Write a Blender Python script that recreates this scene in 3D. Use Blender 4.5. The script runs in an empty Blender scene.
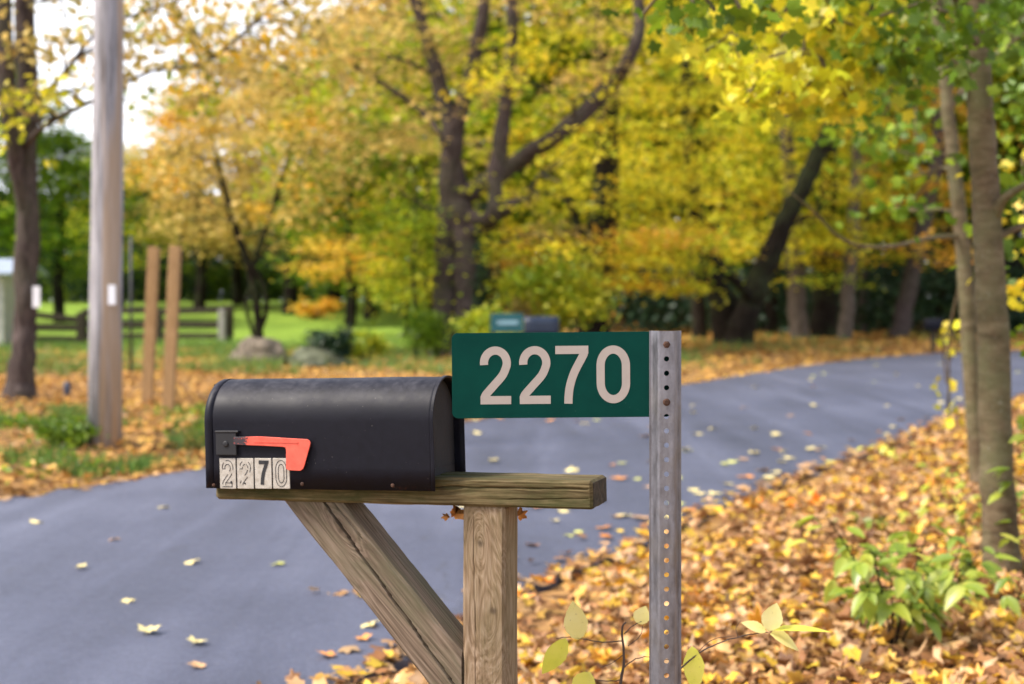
import bpy, bmesh, math, random
import numpy as np
from mathutils import Vector, Matrix, noise
R = math.radians
C = bpy.context.scene.collection
sc = bpy.context.scene
random.seed(7)
rng = np.random.default_rng(11)

# ------------------------------------------------------------------ camera, world, sun, exposure
FPX, HOR, CZ = 1422.2, 300.0, 1.45
cd = bpy.data.cameras.new('camera'); cam = bpy.data.objects.new('camera', cd); C.objects.link(cam)
cam.location = (0, 0, CZ); cam.rotation_euler = (R(90), 0, 0)
cd.lens = 50; cd.sensor_width = 36; cd.shift_y = -(342 - HOR) / 1024
cd.clip_end = 2000
cd.dof.use_dof = True; cd.dof.focus_distance = 2.62; cd.dof.aperture_fstop = 3.4
cd.dof.aperture_blades = 9
sc.camera = cam
SUN_AZ, SUN_EL = R(-105), R(50)          # azimuth from +Y towards +X
w = bpy.data.worlds.new('World'); sc.world = w; w.use_nodes = True
nt = w.node_tree
sky = nt.nodes.new('ShaderNodeTexSky'); sky.sky_type = 'NISHITA'; sky.sun_disc = False
sky.sun_elevation = SUN_EL; sky.sun_rotation = SUN_AZ
sky.dust_density = 3.5; sky.ozone_density = 1.2
bg = nt.nodes['Background']; bg.inputs['Strength'].default_value = 0.15
tcw = nt.nodes.new('ShaderNodeTexCoord'); sxw = nt.nodes.new('ShaderNodeSeparateXYZ'); nt.links.new(tcw.outputs['Generated'], sxw.inputs[0])
nzw = nt.nodes.new('ShaderNodeTexNoise'); nzw.inputs['Scale'].default_value = 2.4; nzw.inputs['Detail'].default_value = 6; nt.links.new(tcw.outputs['Generated'], nzw.inputs['Vector'])
adw = nt.nodes.new('ShaderNodeMath'); adw.operation = 'MULTIPLY_ADD'; adw.inputs[1].default_value = -.5; nt.links.new(nzw.outputs['Fac'], adw.inputs[0]); nt.links.new(sxw.outputs[2], adw.inputs[2])
mrw = nt.nodes.new('ShaderNodeMapRange'); mrw.inputs[1].default_value = .32; mrw.inputs[2].default_value = -.05; nt.links.new(adw.outputs[0], mrw.inputs[0])
mxw = nt.nodes.new('ShaderNodeMix'); mxw.data_type = 'RGBA'; mxw.inputs[7].default_value = (6.6, 6.8, 7.3, 1)   # thin bright cloud towards the horizon
nt.links.new(mrw.outputs[0], mxw.inputs[0]); nt.links.new(sky.outputs[0], mxw.inputs[6]); nt.links.new(mxw.outputs[2], bg.inputs['Color'])
ld = bpy.data.lights.new('sun', 'SUN'); ld.energy = 2.6; ld.angle = R(12); ld.color = (1, .94, .86)
lo = bpy.data.objects.new('sun', ld); C.objects.link(lo)
sd = Vector((math.sin(SUN_AZ) * math.cos(SUN_EL), math.cos(SUN_AZ) * math.cos(SUN_EL), math.sin(SUN_EL)))
lo.rotation_euler = sd.to_track_quat('Z', 'Y').to_euler(); lo.location = (0, 0, 30)
vs = sc.view_settings
vs.view_transform = 'Standard'; vs.look = 'None'; vs.gamma = 1; vs.use_curve_mapping = False
vs.exposure = 0.98
cy = sc.cycles
cy.use_denoising = True; cy.max_bounces = 7; cy.diffuse_bounces = 4; cy.glossy_bounces = 2
cy.transmission_bounces = 4; cy.transparent_max_bounces = 4
cy.sample_clamp_indirect = 6

# ------------------------------------------------------------------ helpers
def pix(px, py, Y):
    return Vector(((px - 512) / FPX * Y, Y, CZ - (py - HOR) / FPX * Y))

def smooth(a, b, v):
    t = min(1, max(0, (v - a) / (b - a))); return t * t * (3 - 2 * t)

def tag(o, label=None, cat=None, group=None, kind=None):
    if label: o['label'] = label
    if cat: o['category'] = cat
    if group: o['group'] = group
    if kind: o['kind'] = kind
    return o

def root(name, loc, label, cat, group=None, rot=(0, 0, 0)):
    o = bpy.data.objects.new(name, None); C.objects.link(o)
    o.location = loc; o.rotation_euler = rot; o.empty_display_size = .1
    return tag(o, label, cat, group)

def mesh_obj(name, verts, faces, mat, parent=None, smooth_sh=False):
    me = bpy.data.meshes.new(name)
    me.from_pydata([tuple(v) for v in verts], [], faces); me.update()
    if smooth_sh: me.polygons.foreach_set('use_smooth', [True] * len(me.polygons))
    if mat: me.materials.append(mat)
    o = bpy.data.objects.new(name, me); C.objects.link(o)
    if parent: o.parent = parent
    return o

def np_mesh(name, verts, tris, mat, parent=None, smooth_sh=False):
    me = bpy.data.meshes.new(name)
    n, m = len(verts), len(tris)
    me.vertices.add(n); me.vertices.foreach_set('co', np.ascontiguousarray(verts, dtype=np.float32).ravel())
    k = tris.shape[1]
    me.loops.add(m * k); me.loops.foreach_set('vertex_index', tris.astype(np.int32).ravel())
    me.polygons.add(m); me.polygons.foreach_set('loop_start', np.arange(0, m * k, k, dtype=np.int32))
    if smooth_sh: me.polygons.foreach_set('use_smooth', np.ones(m, dtype=bool))
    me.update(calc_edges=True); me.validate()
    me.materials.append(mat)
    o = bpy.data.objects.new(name, me); C.objects.link(o)
    if parent: o.parent = parent
    return o

class MB:
    def __init__(s): s.v = []; s.f = []
    def add(s, vs_, fs_):
        b = len(s.v); s.v += [tuple(v) for v in vs_]; s.f += [tuple(b + i for i in f) for f in fs_]
    def box(s, x0, x1, y0, y1, z0, z1, M=None):
        p = [Vector((x, y, z)) for x in (x0, x1) for y in (y0, y1) for z in (z0, z1)]
        if M: p = [M @ q for q in p]
        s.add(p, [(0, 1, 3, 2), (4, 6, 7, 5), (0, 4, 5, 1), (2, 3, 7, 6), (0, 2, 6, 4), (1, 5, 7, 3)])
    def tube(s, pts, rad, n=8, cap=True, rough=0, seed=0):
        pts = [Vector(p) for p in pts]; rings = []
        if not hasattr(rad, '__len__'): rad = [rad] * len(pts)
        side = Vector((1, 0.13, 0)); base = len(s.v)
        for i, p in enumerate(pts):
            d = (pts[min(i + 1, len(pts) - 1)] - pts[max(i - 1, 0)])
            if d.length < 1e-9: d = Vector((0, 0, 1))
            d.normalize()
            if abs(d.dot(side)) > .95: side = Vector((0.1, 1, 0.2))
            side = (side - d * side.dot(d)).normalized(); up = d.cross(side)
            for k in range(n):
                a = 2 * math.pi * k / n
                r = rad[i]
                if rough: r *= 1 + rough * noise.noise(Vector((math.cos(a) * 1.5 + seed, math.sin(a) * 1.5, i * .35)))
                s.v.append(tuple(p + (side * math.cos(a) + up * math.sin(a)) * r))
        for i in range(len(pts) - 1):
            for k in range(n):
                a = base + i * n + k; b = base + i * n + (k + 1) % n
                s.f.append((a, b, b + n, a + n))
        if cap:
            s.f.append(tuple(base + k for k in range(n))[::-1]); e = base + (len(pts) - 1) * n
            s.f.append(tuple(e + k for k in range(n)))
    def build(s, name, mat, parent=None, sm=False):
        return mesh_obj(name, s.v, s.f, mat, parent, sm)

def prism(outline, t, bevel=0.0):
    """flat outline (x,z) given a thickness along y"""
    n = len(outline)
    v = [(x, -t, z) for x, z in outline] + [(x, 0, z) for x, z in outline]
    f = [tuple(range(n))[::-1], tuple(range(n, 2 * n))] + [(i, (i + 1) % n, n + (i + 1) % n, n + i) for i in range(n)]
    f = [tuple(q[::-1]) for q in f]
    return v, f

def bevel(o, wdt, seg=2, ang=40):
    m = o.modifiers.new('bevel', 'BEVEL'); m.width = wdt; m.segments = seg; m.limit_method = 'ANGLE'; m.angle_limit = R(ang)
    return o

# ------------------------------------------------------------------ materials
def new_mat(name):
    m = bpy.data.materials.new(name); m.use_nodes = True
    return m, m.node_tree, m.node_tree.nodes['Principled BSDF']
def N(nt, t, **kw):
    n = nt.nodes.new(t)
    for k, v in kw.items():
        if k in n.inputs: n.inputs[k].default_value = v
        else: setattr(n, k, v)
    return n
def ramp(nt, fac, stops, interp='LINEAR'):
    r = nt.nodes.new('ShaderNodeValToRGB'); r.color_ramp.interpolation = interp
    e = r.color_ramp.elements
    while len(e) > 1: e.remove(e[-1])
    e[0].position = stops[0][0]; e[0].color = (*stops[0][1], 1)
    for p, c in stops[1:]:
        q = e.new(p); q.color = (*c, 1)
    nt.links.new(fac, r.inputs[0]); return r.outputs[0]
def math_(nt, op, a, b=None, clamp=False):
    n = nt.nodes.new('ShaderNodeMath'); n.operation = op; n.use_clamp = clamp
    for i, q in enumerate((a, b)):
        if q is None: continue
        if isinstance(q, (int, float)): n.inputs[i].default_value = q
        else: nt.links.new(q, n.inputs[i])
    return n.outputs[0]
def mixc(nt, fac, a, b, mode='MIX'):
    n = nt.nodes.new('ShaderNodeMix'); n.data_type = 'RGBA'; n.blend_type = mode
    for s_, q in ((n.inputs[0], fac), (n.inputs[6], a), (n.inputs[7], b)):
        if isinstance(q, (int, float)): s_.default_value = q
        elif isinstance(q, tuple): s_.default_value = (*q, 1)
        else: nt.links.new(q, s_)
    return n.outputs[2]
def objco(nt, scale=(1, 1, 1), loc=(0, 0, 0)):
    t = nt.nodes.new('ShaderNodeTexCoord'); m = nt.nodes.new('ShaderNodeMapping')
    m.inputs['Scale'].default_value = scale; m.inputs['Location'].default_value = loc
    nt.links.new(t.outputs['Object'], m.inputs[0]); return m.outputs[0]
def noise_(nt, co, scale, detail=4, rough=.55, dist=0):
    n = nt.nodes.new('ShaderNodeTexNoise'); n.inputs['Scale'].default_value = scale
    n.inputs['Detail'].default_value = detail; n.inputs['Roughness'].default_value = rough; n.inputs['Distortion'].default_value = dist
    nt.links.new(co, n.inputs['Vector']); return n.outputs['Fac']
def bump_(nt, h, strength, dist, bsdf):
    b = nt.nodes.new('ShaderNodeBump'); b.inputs['Strength'].default_value = strength; b.inputs['Distance'].default_value = dist
    nt.links.new(h, b.inputs['Height']); nt.links.new(b.outputs[0], bsdf.inputs['Normal'])

def leaf_mat(name, stops, trans=.42, nscale=.35, nfac=.5, gloss=.03):
    m, nt, b = new_mat(name)
    nt.nodes.remove(b); out = nt.nodes['Material Output']
    g = nt.nodes.new('ShaderNodeNewGeometry')
    f = noise_(nt, objco(nt), nscale, 2)
    f = math_(nt, 'MULTIPLY_ADD', f, 2.4); nt.nodes[-1].inputs[2].default_value = -.7
    nt.nodes[-1].use_clamp = True
    mx = nt.nodes.new('ShaderNodeMix'); mx.data_type = 'FLOAT'; mx.inputs[0].default_value = nfac
    nt.links.new(g.outputs['Random Per Island'], mx.inputs[2]); nt.links.new(f, mx.inputs[3])
    col = ramp(nt, mx.outputs[0], stops)
    # small value change from leaf to leaf
    wn = nt.nodes.new('ShaderNodeTexWhiteNoise'); wn.noise_dimensions = '1D'
    nt.links.new(math_(nt, 'MULTIPLY', g.outputs['Random Per Island'], 731.0), wn.inputs['W'])
    k = math_(nt, 'MULTIPLY_ADD', wn.outputs[0], .62); nt.nodes[-1].inputs[2].default_value = .55
    cmb = nt.nodes.new('ShaderNodeCombineColor')
    for i in range(3): nt.links.new(k, cmb.inputs[i])
    col = mixc(nt, 1.0, col, cmb.outputs[0], 'MULTIPLY')
    d = nt.nodes.new('ShaderNodeBsdfDiffuse'); t = nt.nodes.new('ShaderNodeBsdfTranslucent')
    nt.links.new(col, d.inputs[0]); nt.links.new(col, t.inputs[0])
    ms = nt.nodes.new('ShaderNodeMixShader'); ms.inputs[0].default_value = trans
    nt.links.new(d.outputs[0], ms.inputs[1]); nt.links.new(t.outputs[0], ms.inputs[2])
    gl = nt.nodes.new('ShaderNodeBsdfGlossy'); gl.inputs['Roughness'].default_value = .45
    m2 = nt.nodes.new('ShaderNodeMixShader'); m2.inputs[0].default_value = gloss
    nt.links.new(ms.outputs[0], m2.inputs[1]); nt.links.new(gl.outputs[0], m2.inputs[2])
    nt.links.new(m2.outputs[0], out.inputs['Surface'])
    return m

YEL = leaf_mat('yellow_leaves', [(0, (.30, .42, .02)), (.3, (.66, .66, .03)), (.6, (.88, .74, .04)), (.85, (.92, .62, .03)), (1, (.86, .42, .03))])
YGR = leaf_mat('yellow_green_leaves', [(0, (.11, .23, .02)), (.35, (.30, .42, .02)), (.65, (.62, .60, .03)), (1, (.84, .60, .03))])
TAN = leaf_mat('tan_gold_leaves', [(0, (.24, .27, .05)), (.35, (.58, .44, .10)), (.65, (.80, .57, .17)), (1, (.82, .44, .08))])
GRN = leaf_mat('green_leaves', [(0, (.05, .10, .008)), (.5, (.14, .25, .012)), (.85, (.34, .44, .02)), (1, (.6, .52, .04))])
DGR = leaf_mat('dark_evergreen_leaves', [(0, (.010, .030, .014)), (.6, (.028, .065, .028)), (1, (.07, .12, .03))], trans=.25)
ORA = leaf_mat('orange_leaves', [(0, (.60, .48, .05)), (.5, (.88, .52, .04)), (1, (.84, .32, .06))])
LIT = leaf_mat('fallen_leaf_litter', [(0, (.10, .045, .02)), (.18, (.27, .12, .045)), (.36, (.46, .24, .10)), (.52, (.64, .42, .22)),
                                     (.66, (.70, .37, .09)), (.78, (.80, .55, .06)), (.9, (.74, .25, .03)), (1, (.46, .07, .03))],
               trans=.15, nscale=.9, nfac=.28)
LITF = leaf_mat('far_leaf_litter', [(0, (.16, .09, .03)), (.3, (.40, .20, .06)), (.6, (.62, .34, .09)), (.85, (.70, .42, .08)), (1, (.66, .26, .05))],
               trans=.15, nscale=.5, nfac=.35)
GRS = leaf_mat('grass_blades', [(0, (.08, .17, .03)), (.6, (.17, .29, .05)), (1, (.40, .42, .09))], trans=.35, nfac=.4)

def bark(name, c0, c1, c2, sc_=6, moss=0.0, bump=.5):
    m, nt, b = new_mat(name)
    co = objco(nt, (1, 1, .22))
    f = noise_(nt, co, sc_ * 3, 6, .65, .6)
    g = noise_(nt, objco(nt), 1.3, 3)
    col = ramp(nt, f, [(.3, c0), (.5, c1), (.72, c2)])
    if moss:
        mk = ramp(nt, g, [(.45, (0, 0, 0)), (.62, (moss, moss, moss))])
        col = mixc(nt, mk, col, (.06, .085, .03))
    nt.links.new(col, b.inputs['Base Color']); b.inputs['Roughness'].default_value = .95; b.inputs['Specular IOR Level'].default_value = .08
    bump_(nt, f, bump, .03, b); return m
BARK = bark('grey_brown_bark', (.05, .038, .03), (.13, .10, .08), (.22, .18, .15), moss=.4)
BARKD = bark('dark_bark', (.006, .0045, .0035), (.016, .012, .009), (.034, .027, .020), moss=.3)  # darkest of the bark tones, brown near black
BARKP = bark('purple_grey_bark', (.028, .020, .018), (.07, .053, .048), (.13, .10, .092), moss=.2)
BARKG = bark('pale_grey_bark', (.05, .038, .03), (.10, .08, .062), (.17, .14, .115))

def bark_smooth():
    m, nt, b = new_mat('smooth_maple_bark')
    f = noise_(nt, objco(nt, (1, 1, 2.6)), 9, 5, .6, .3)
    g = noise_(nt, objco(nt), 3.2, 4, .6)
    col = ramp(nt, f, [(.3, (.065, .044, .024)), (.5, (.125, .09, .052)), (.7, (.19, .145, .09))])
    col = mixc(nt, ramp(nt, g, [(.42, (0, 0, 0)), (.66, (.75, .75, .75))]), col, (.115, .12, .055))
    h = noise_(nt, objco(nt, (.6, .6, 9)), 5, 4, .6)
    col = mixc(nt, ramp(nt, h, [(.62, (0, 0, 0)), (.70, (.4, .4, .4))]), col, (.05, .037, .024))
    sp = noise_(nt, objco(nt), 70, 3, .6)
    col = mixc(nt, ramp(nt, sp, [(.62, (0, 0, 0)), (.7, (.5, .5, .5))]), col, (.30, .29, .24))
    nt.links.new(col, b.inputs['Base Color']); b.inputs['Roughness'].default_value = .85; b.inputs['Specular IOR Level'].default_value = .15
    bump_(nt, math_(nt, 'ADD', f, h), .35, .01, b); return m
BARKS = bark_smooth()

def simple(name, col, rough=.6, metal=0, var=.25, sc_=8, bump=0, spec=.5):
    m, nt, b = new_mat(name)
    f = noise_(nt, objco(nt), sc_, 5, .6)
    c = ramp(nt, f, [(.3, tuple(x * (1 - var) for x in col)), (.7, tuple(min(1, x * (1 + var)) for x in col))])
    nt.links.new(c, b.inputs['Base Color']); b.inputs['Roughness'].default_value = rough; b.inputs['Metallic'].default_value = metal
    b.inputs['Specular IOR Level'].default_value = spec
    if bump: bump_(nt, f, bump, .01, b)
    return m

def timber_mat(name, c0, c1, c2, moss=.0, knots=(), grain=1.0, mosscol=(.07, .075, .025), dirt=.5):
    """local X is the long axis. Growth rings bent round knots, long fibres, moss and grime."""
    m, nt, b = new_mat(name)
    tc = nt.nodes.new('ShaderNodeTexCoord')
    co = tc.outputs['Object']
    # push the coordinate sideways around knots so that the grain flows round them
    for (kx, ky, kz, rad, amp) in knots:
        vd = nt.nodes.new('ShaderNodeVectorMath'); vd.operation = 'SUBTRACT'; vd.inputs[1].default_value = (kx, ky, kz)
        nt.links.new(tc.outputs['Object'], vd.inputs[0])
        sc1 = nt.nodes.new('ShaderNodeVectorMath'); sc1.operation = 'MULTIPLY'; sc1.inputs[1].default_value = (.38, 1, 1)
        nt.links.new(vd.outputs[0], sc1.inputs[0])
        ln = nt.nodes.new('ShaderNodeVectorMath'); ln.operation = 'LENGTH'; nt.links.new(sc1.outputs[0], ln.inputs[0])
        q = math_(nt, 'DIVIDE', ln.outputs['Value'], rad)
        q = math_(nt, 'MULTIPLY', q, q)
        e = math_(nt, 'POWER', 2.718, math_(nt, 'MULTIPLY', q, -1.0))
        e = math_(nt, 'MULTIPLY', e, amp)
        cb = nt.nodes.new('ShaderNodeCombineXYZ'); nt.links.new(e, cb.inputs[1]); nt.links.new(e, cb.inputs[2])
        ad = nt.nodes.new('ShaderNodeVectorMath'); ad.operation = 'ADD'
        nt.links.new(co, ad.inputs[0]); nt.links.new(cb.outputs[0], ad.inputs[1]); co = ad.outputs[0]
    mp = nt.nodes.new('ShaderNodeMapping'); mp.inputs['Scale'].default_value = (1.2, 16, 16); nt.links.new(co, mp.inputs[0])
    rings = noise_(nt, mp.outputs[0], 1.4 * grain, 3, .5, .35)
    rr = math_(nt, 'FRACT', math_(nt, 'MULTIPLY', rings, 11.0))
    rr = math_(nt, 'ABSOLUTE', math_(nt, 'SUBTRACT', rr, .5))
    mp2 = nt.nodes.new('ShaderNodeMapping'); mp2.inputs['Scale'].default_value = (3, 130, 130); nt.links.new(co, mp2.inputs[0])
    fib = noise_(nt, mp2.outputs[0], 1.6, 4, .65)
    blot = noise_(nt, objco(nt, (1.2, 4, 4)), 3.2, 5, .62, .3)
    base = math_(nt, 'ADD', math_(nt, 'MULTIPLY', rr, .55), math_(nt, 'MULTIPLY', fib, .8))
    col = ramp(nt, base, [(.28, c0), (.5, c1), (.8, c2)])
    col = mixc(nt, ramp(nt, blot, [(.40, (0, 0, 0)), (.7, (dirt, dirt, dirt))]), col, tuple(x * .42 for x in c1))
    fine = noise_(nt, objco(nt, (1, 2, 2)), 46, 4, .6)
    if moss:
        mk = noise_(nt, objco(nt, (.9, 3, 3), (3, 1, 2)), 5, 5, .6, .4)
        mk = math_(nt, 'ADD', mk, math_(nt, 'MULTIPLY', fine, .25))
        mk = ramp(nt, mk, [(.52, (0, 0, 0)), (.74, (moss, moss, moss))])
        col = mixc(nt, mk, col, mosscol)
    for (kx, ky, kz, rad, amp) in knots:
        vd = nt.nodes.new('ShaderNodeVectorMath'); vd.operation = 'DISTANCE'; vd.inputs[1].default_value = (kx, ky, kz)
        nt.links.new(tc.outputs['Object'], vd.inputs[0])
        q = math_(nt, 'ADD', vd.outputs['Value'], math_(nt, 'MULTIPLY', fine, .014))
        core = ramp(nt, q, [(.0095, (.8, .8, .8)), (.0165, (0, 0, 0))])
        col = mixc(nt, core, col, (.045, .03, .018))
    nt.links.new(col, b.inputs['Base Color']); b.inputs['Roughness'].default_value = .88
    b.inputs['Specular IOR Level'].default_value = .25
    bump_(nt, math_(nt, 'ADD', base, math_(nt, 'MULTIPLY', fine, .5)), .55, .0022, b)
    return m

# ------------------------------------------------------------------ ground and road
near_e = [(-14, -21.5), (-6.4, -6.2), (-.59, 5.37), (.04, 6.87), (1.05, 8.93), (2.14, 11.09), (3.2, 13.05), (4.4, 15.3), (5.67, 17.9), (7.9, 21.8), (10.6, 25.4), (14.2, 28.8), (19, 31.4), (26, 33.2), (40, 34.5), (80, 34)]
far_e = [(-18.5, -19), (-10.6, -3.7), (-4.4, 8.75), (-3.63, 10.16), (-2.6, 12.1), (-1.45, 14.6), (-.4, 16.9), (.8, 19.6), (3.04, 24.3), (6.2, 30.6), (9.0, 35.2), (11.8, 38.4), (16, 40.6), (26, 41.8), (40, 42.2), (80, 41)]
def resample(pts, n):
    p = np.array(pts, float); 
    # Catmull-Rom
    out = []
    for i in range(len(p) - 1):
        p0, p1, p2, p3 = p[max(i - 1, 0)], p[i], p[i + 1], p[min(i + 2, len(p) - 1)]
        for t in np.linspace(0, 1, n, endpoint=False):
            out.append(.5 * ((2 * p1) + (-p0 + p2) * t + (2 * p0 - 5 * p1 + 4 * p2 - p3) * t * t + (-p0 + 3 * p1 - 3 * p2 + p3) * t ** 3))
    out.append(p[-1]); return np.array(out)
NE = resample(near_e, 14); FE = resample(far_e, 14)
def seg_dist(P, poly):
    """signed distance of points (n,2) to polyline; positive to the right of its direction"""
    A = poly[:-1]; B = poly[1:]; D = B - A; L2 = (D ** 2).sum(1)
    best = np.full(len(P), 1e9); sg = np.ones(len(P))
    for a, d, l2 in zip(A, D, L2):
        v = P - a; t = np.clip((v @ d) / l2, 0, 1); q = v - t[:, None] * d
        ds = np.sqrt((q ** 2).sum(1)); cr = d[0] * v[:, 1] - d[1] * v[:, 0]
        m = ds < best; best[m] = ds[m]; sg[m] = np.where(cr[m] < 0, 1, -1)
    return best * sg
def sm(a, b, v):
    t = np.clip((v - a) / (b - a), 0, 1); return t * t * (3 - 2 * t)
def ground_z(P):
    P = np.atleast_2d(np.asarray(P, float))
    dn = seg_dist(P, NE)             # >0: bank on the camera's side
    df = -seg_dist(P, FE)            # >0: verge across the road
    x, y = P[:, 0], P[:, 1]
    bumps = .03 * np.sin(x * 1.7 + y * .6) * np.cos(y * 1.3 - x * .4) + .02 * np.sin(x * 4.1) * np.sin(y * 3.3 + 1)
    zb = .02 + .09 * sm(.1, 3.0, dn) + .10 * sm(3, 8, dn) + bumps * sm(.6, 2.5, dn)
    zv = .02 + .10 * sm(.1, 2.0, df) + bumps * sm(.3, 2, df)
    # lawn swells up behind the fence on the left; low bank beside the road on the right
    zl = 1.25 * sm(46, 84, y) * sm(14, -2, x) + .06 * sm(1.0, 6, df) * sm(3, 9, x) * sm(20, 30, y)
    zv = zv + zl
    z = np.where(dn > 0, zb, np.where(df > 0, zv, -.05))
    z = np.where((dn <= 0) & (df <= 0), -.04, z)
    return z
def gz(x, y): return float(ground_z([(x, y)])[0])

def soil_mat():
    m, nt, b = new_mat('leafy_soil')
    co = objco(nt)
    f = noise_(nt, co, 6, 6, .65); v = nt.nodes.new('ShaderNodeTexVoronoi'); v.inputs['Scale'].default_value = 14
    nt.links.new(co, v.inputs['Vector'])
    hs = nt.nodes.new('ShaderNodeSeparateColor'); nt.links.new(v.outputs['Color'], hs.inputs[0])
    leafc = ramp(nt, hs.outputs[0], [(0, (.09, .045, .02)), (.3, (.22, .11, .04)), (.6, (.38, .21, .08)), (1, (.52, .30, .08))])
    soil = ramp(nt, f, [(.3, (.035, .022, .013)), (.7, (.10, .065, .04))])
    col = mixc(nt, ramp(nt, noise_(nt, co, 1.1, 3), [(.3, (.45, .45, .45)), (.6, (.9, .9, .9))]), soil, leafc)
    # grass: beyond the fence the lawn, patchy on the verge
    sp = nt.nodes.new('ShaderNodeSeparateXYZ'); nt.links.new(co, sp.inputs[0])
    gcol = ramp(nt, noise_(nt, co, .8, 5, .6), [(.3, (.14, .23, .03)), (.7, (.23, .34, .045))])
    gcol = mixc(nt, ramp(nt, noise_(nt, co, 22, 3, .7), [(.5, (0, 0, 0)), (.75, (.5, .5, .5))]), gcol, (.16, .20, .03))
    yy = math_(nt, 'ADD', sp.outputs[1], math_(nt, 'MULTIPLY', noise_(nt, co, .35, 4), 8.0))
    yy = math_(nt, 'SUBTRACT', yy, math_(nt, 'MULTIPLY', sp.outputs[0], -.35))
    mr = nt.nodes.new('ShaderNodeMapRange'); mr.inputs[1].default_value = 28; mr.inputs[2].default_value = 38; nt.links.new(yy, mr.inputs[0])
    mx = nt.nodes.new('ShaderNodeMapRange'); mx.inputs[1].default_value = 1.5; mx.inputs[2].default_value = -2.0; nt.links.new(sp.outputs[0], mx.inputs[0])
    mask = math_(nt, 'MULTIPLY', mr.outputs[0], mx.outputs[0])
    col = mixc(nt, mask, col, gcol)
    nt.links.new(col, b.inputs['Base Color']); b.inputs['Roughness'].default_value = 1; b.inputs['Specular IOR Level'].default_value = .1
    bump_(nt, f, .6, .04, b); return m
SOIL = soil_mat()

# one ground sheet, fine near the camera, coarse out to the horizon
def axis(lo, hi, fine_lo, fine_hi, step):
    a = list(np.arange(fine_lo, fine_hi + 1e-6, step))
    s = step; v = fine_hi
    while v < hi: s *= 1.22; v += s; a.append(v)
    s = step; v = fine_lo
    while v > lo: s *= 1.22; v -= s; a.insert(0, v)
    return np.array(a)
gx = axis(-700, 700, -14, 16, .3); gy = axis(-300, 1200, 0, 48, .3)
XX, YY = np.meshgrid(gx, gy); P2 = np.stack([XX.ravel(), YY.ravel()], 1)
ZZ = ground_z(P2)
nx, ny = len(gx), len(gy)
ii, jj = np.meshgrid(np.arange(nx - 1), np.arange(ny - 1)); a0 = (jj * nx + ii).ravel()
quads = np.stack([a0, a0 + 1, a0 + nx + 1, a0 + nx], 1)
g_o = np_mesh('ground', np.column_stack([P2, ZZ]), quads, SOIL, smooth_sh=True); tag(g_o, kind='structure')

def asphalt():
    m, nt, b = new_mat('asphalt')
    co = objco(nt)
    fine = noise_(nt, co, 260, 3, .7); mid = noise_(nt, co, 22, 4, .6)
    # long streaks along the lane
    mp = nt.nodes.new('ShaderNodeMapping'); mp.inputs['Rotation'].default_value = (0, 0, R(27)); mp.inputs['Scale'].default_value = (1.4, .12, 1)
    nt.links.new(co, mp.inputs[0]); st = noise_(nt, mp.outputs[0], 1.2, 5, .55, .6)
    blot = noise_(nt, co, .7, 5, .6)
    f = math_(nt, 'ADD', math_(nt, 'MULTIPLY', st, .6), math_(nt, 'MULTIPLY', blot, .4))
    col = ramp(nt, f, [(.34, (.042, .047, .072)), (.52, (.071, .078, .118)), (.68, (.112, .121, .172))])  # blue tint of the skylight is put into the base colour
    k = ramp(nt, fine, [(.3, (.6, .6, .6)), (.7, (1.35, 1.35, 1.35))]); col = mixc(nt, .8, col, k, 'MULTIPLY')
    k2 = ramp(nt, noise_(nt, co, 75, 3, .75), [(.35, (.70, .70, .70)), (.65, (1.3, 1.3, 1.3))]); col = mixc(nt, .9, col, k2, 'MULTIPLY')
    sp3 = ramp(nt, noise_(nt, co, 120, 1, .5), [(.70, (0, 0, 0)), (.74, (.6, .6, .6))]); col = mixc(nt, sp3, col, (.22, .21, .21))
    # thin sealed cracks
    vr = nt.nodes.new('ShaderNodeTexVoronoi'); vr.feature = 'DISTANCE_TO_EDGE'; vr.inputs['Scale'].default_value = .33
    wv = nt.nodes.new('ShaderNodeVectorMath'); wv.operation = 'ADD'
    nz = nt.nodes.new('ShaderNodeTexNoise'); nz.inputs['Scale'].default_value = 2.2; nz.inputs['Detail'].default_value = 5; nt.links.new(co, nz.inputs['Vector'])
    nt.links.new(co, wv.inputs[0]); nt.links.new(nz.outputs['Color'], wv.inputs[1]); nt.links.new(wv.outputs[0], vr.inputs['Vector'])
    ck = ramp(nt, vr.outputs['Distance'], [(.0015, (.55, .55, .55)), (.005, (0, 0, 0))])
    col = mixc(nt, ck, col, (.04, .04, .045))
    nt.links.new(col, b.inputs['Base Color'])
    rg = ramp(nt, mid, [(.3, (.55, .55, .55)), (.7, (.75, .75, .75))]); nt.links.new(rg, b.inputs['Roughness'])
    b.inputs['Specular IOR Level'].default_value = .6
    bump_(nt, math_(nt, 'ADD', fine, math_(nt, 'MULTIPLY', mid, .8)), .5, .004, b); return m
rv = []; n_ac = 9
for k, (a, b_) in enumerate(zip(NE, FE)):
    wob = .05 * noise.noise(Vector((k * .6, 1, 0))); wob2 = .05 * noise.noise(Vector((k * .6, 9, 0)))
    for j in range(n_ac):
        t = j / (n_ac - 1); u = t + (wob if j == 0 else 0) + (wob2 if j == n_ac - 1 else 0)
        p = a * (1 - u) + b_ * u
        rv.append((p[0], p[1], .028 + .045 * (1 - (2 * t - 1) ** 2)))
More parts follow.
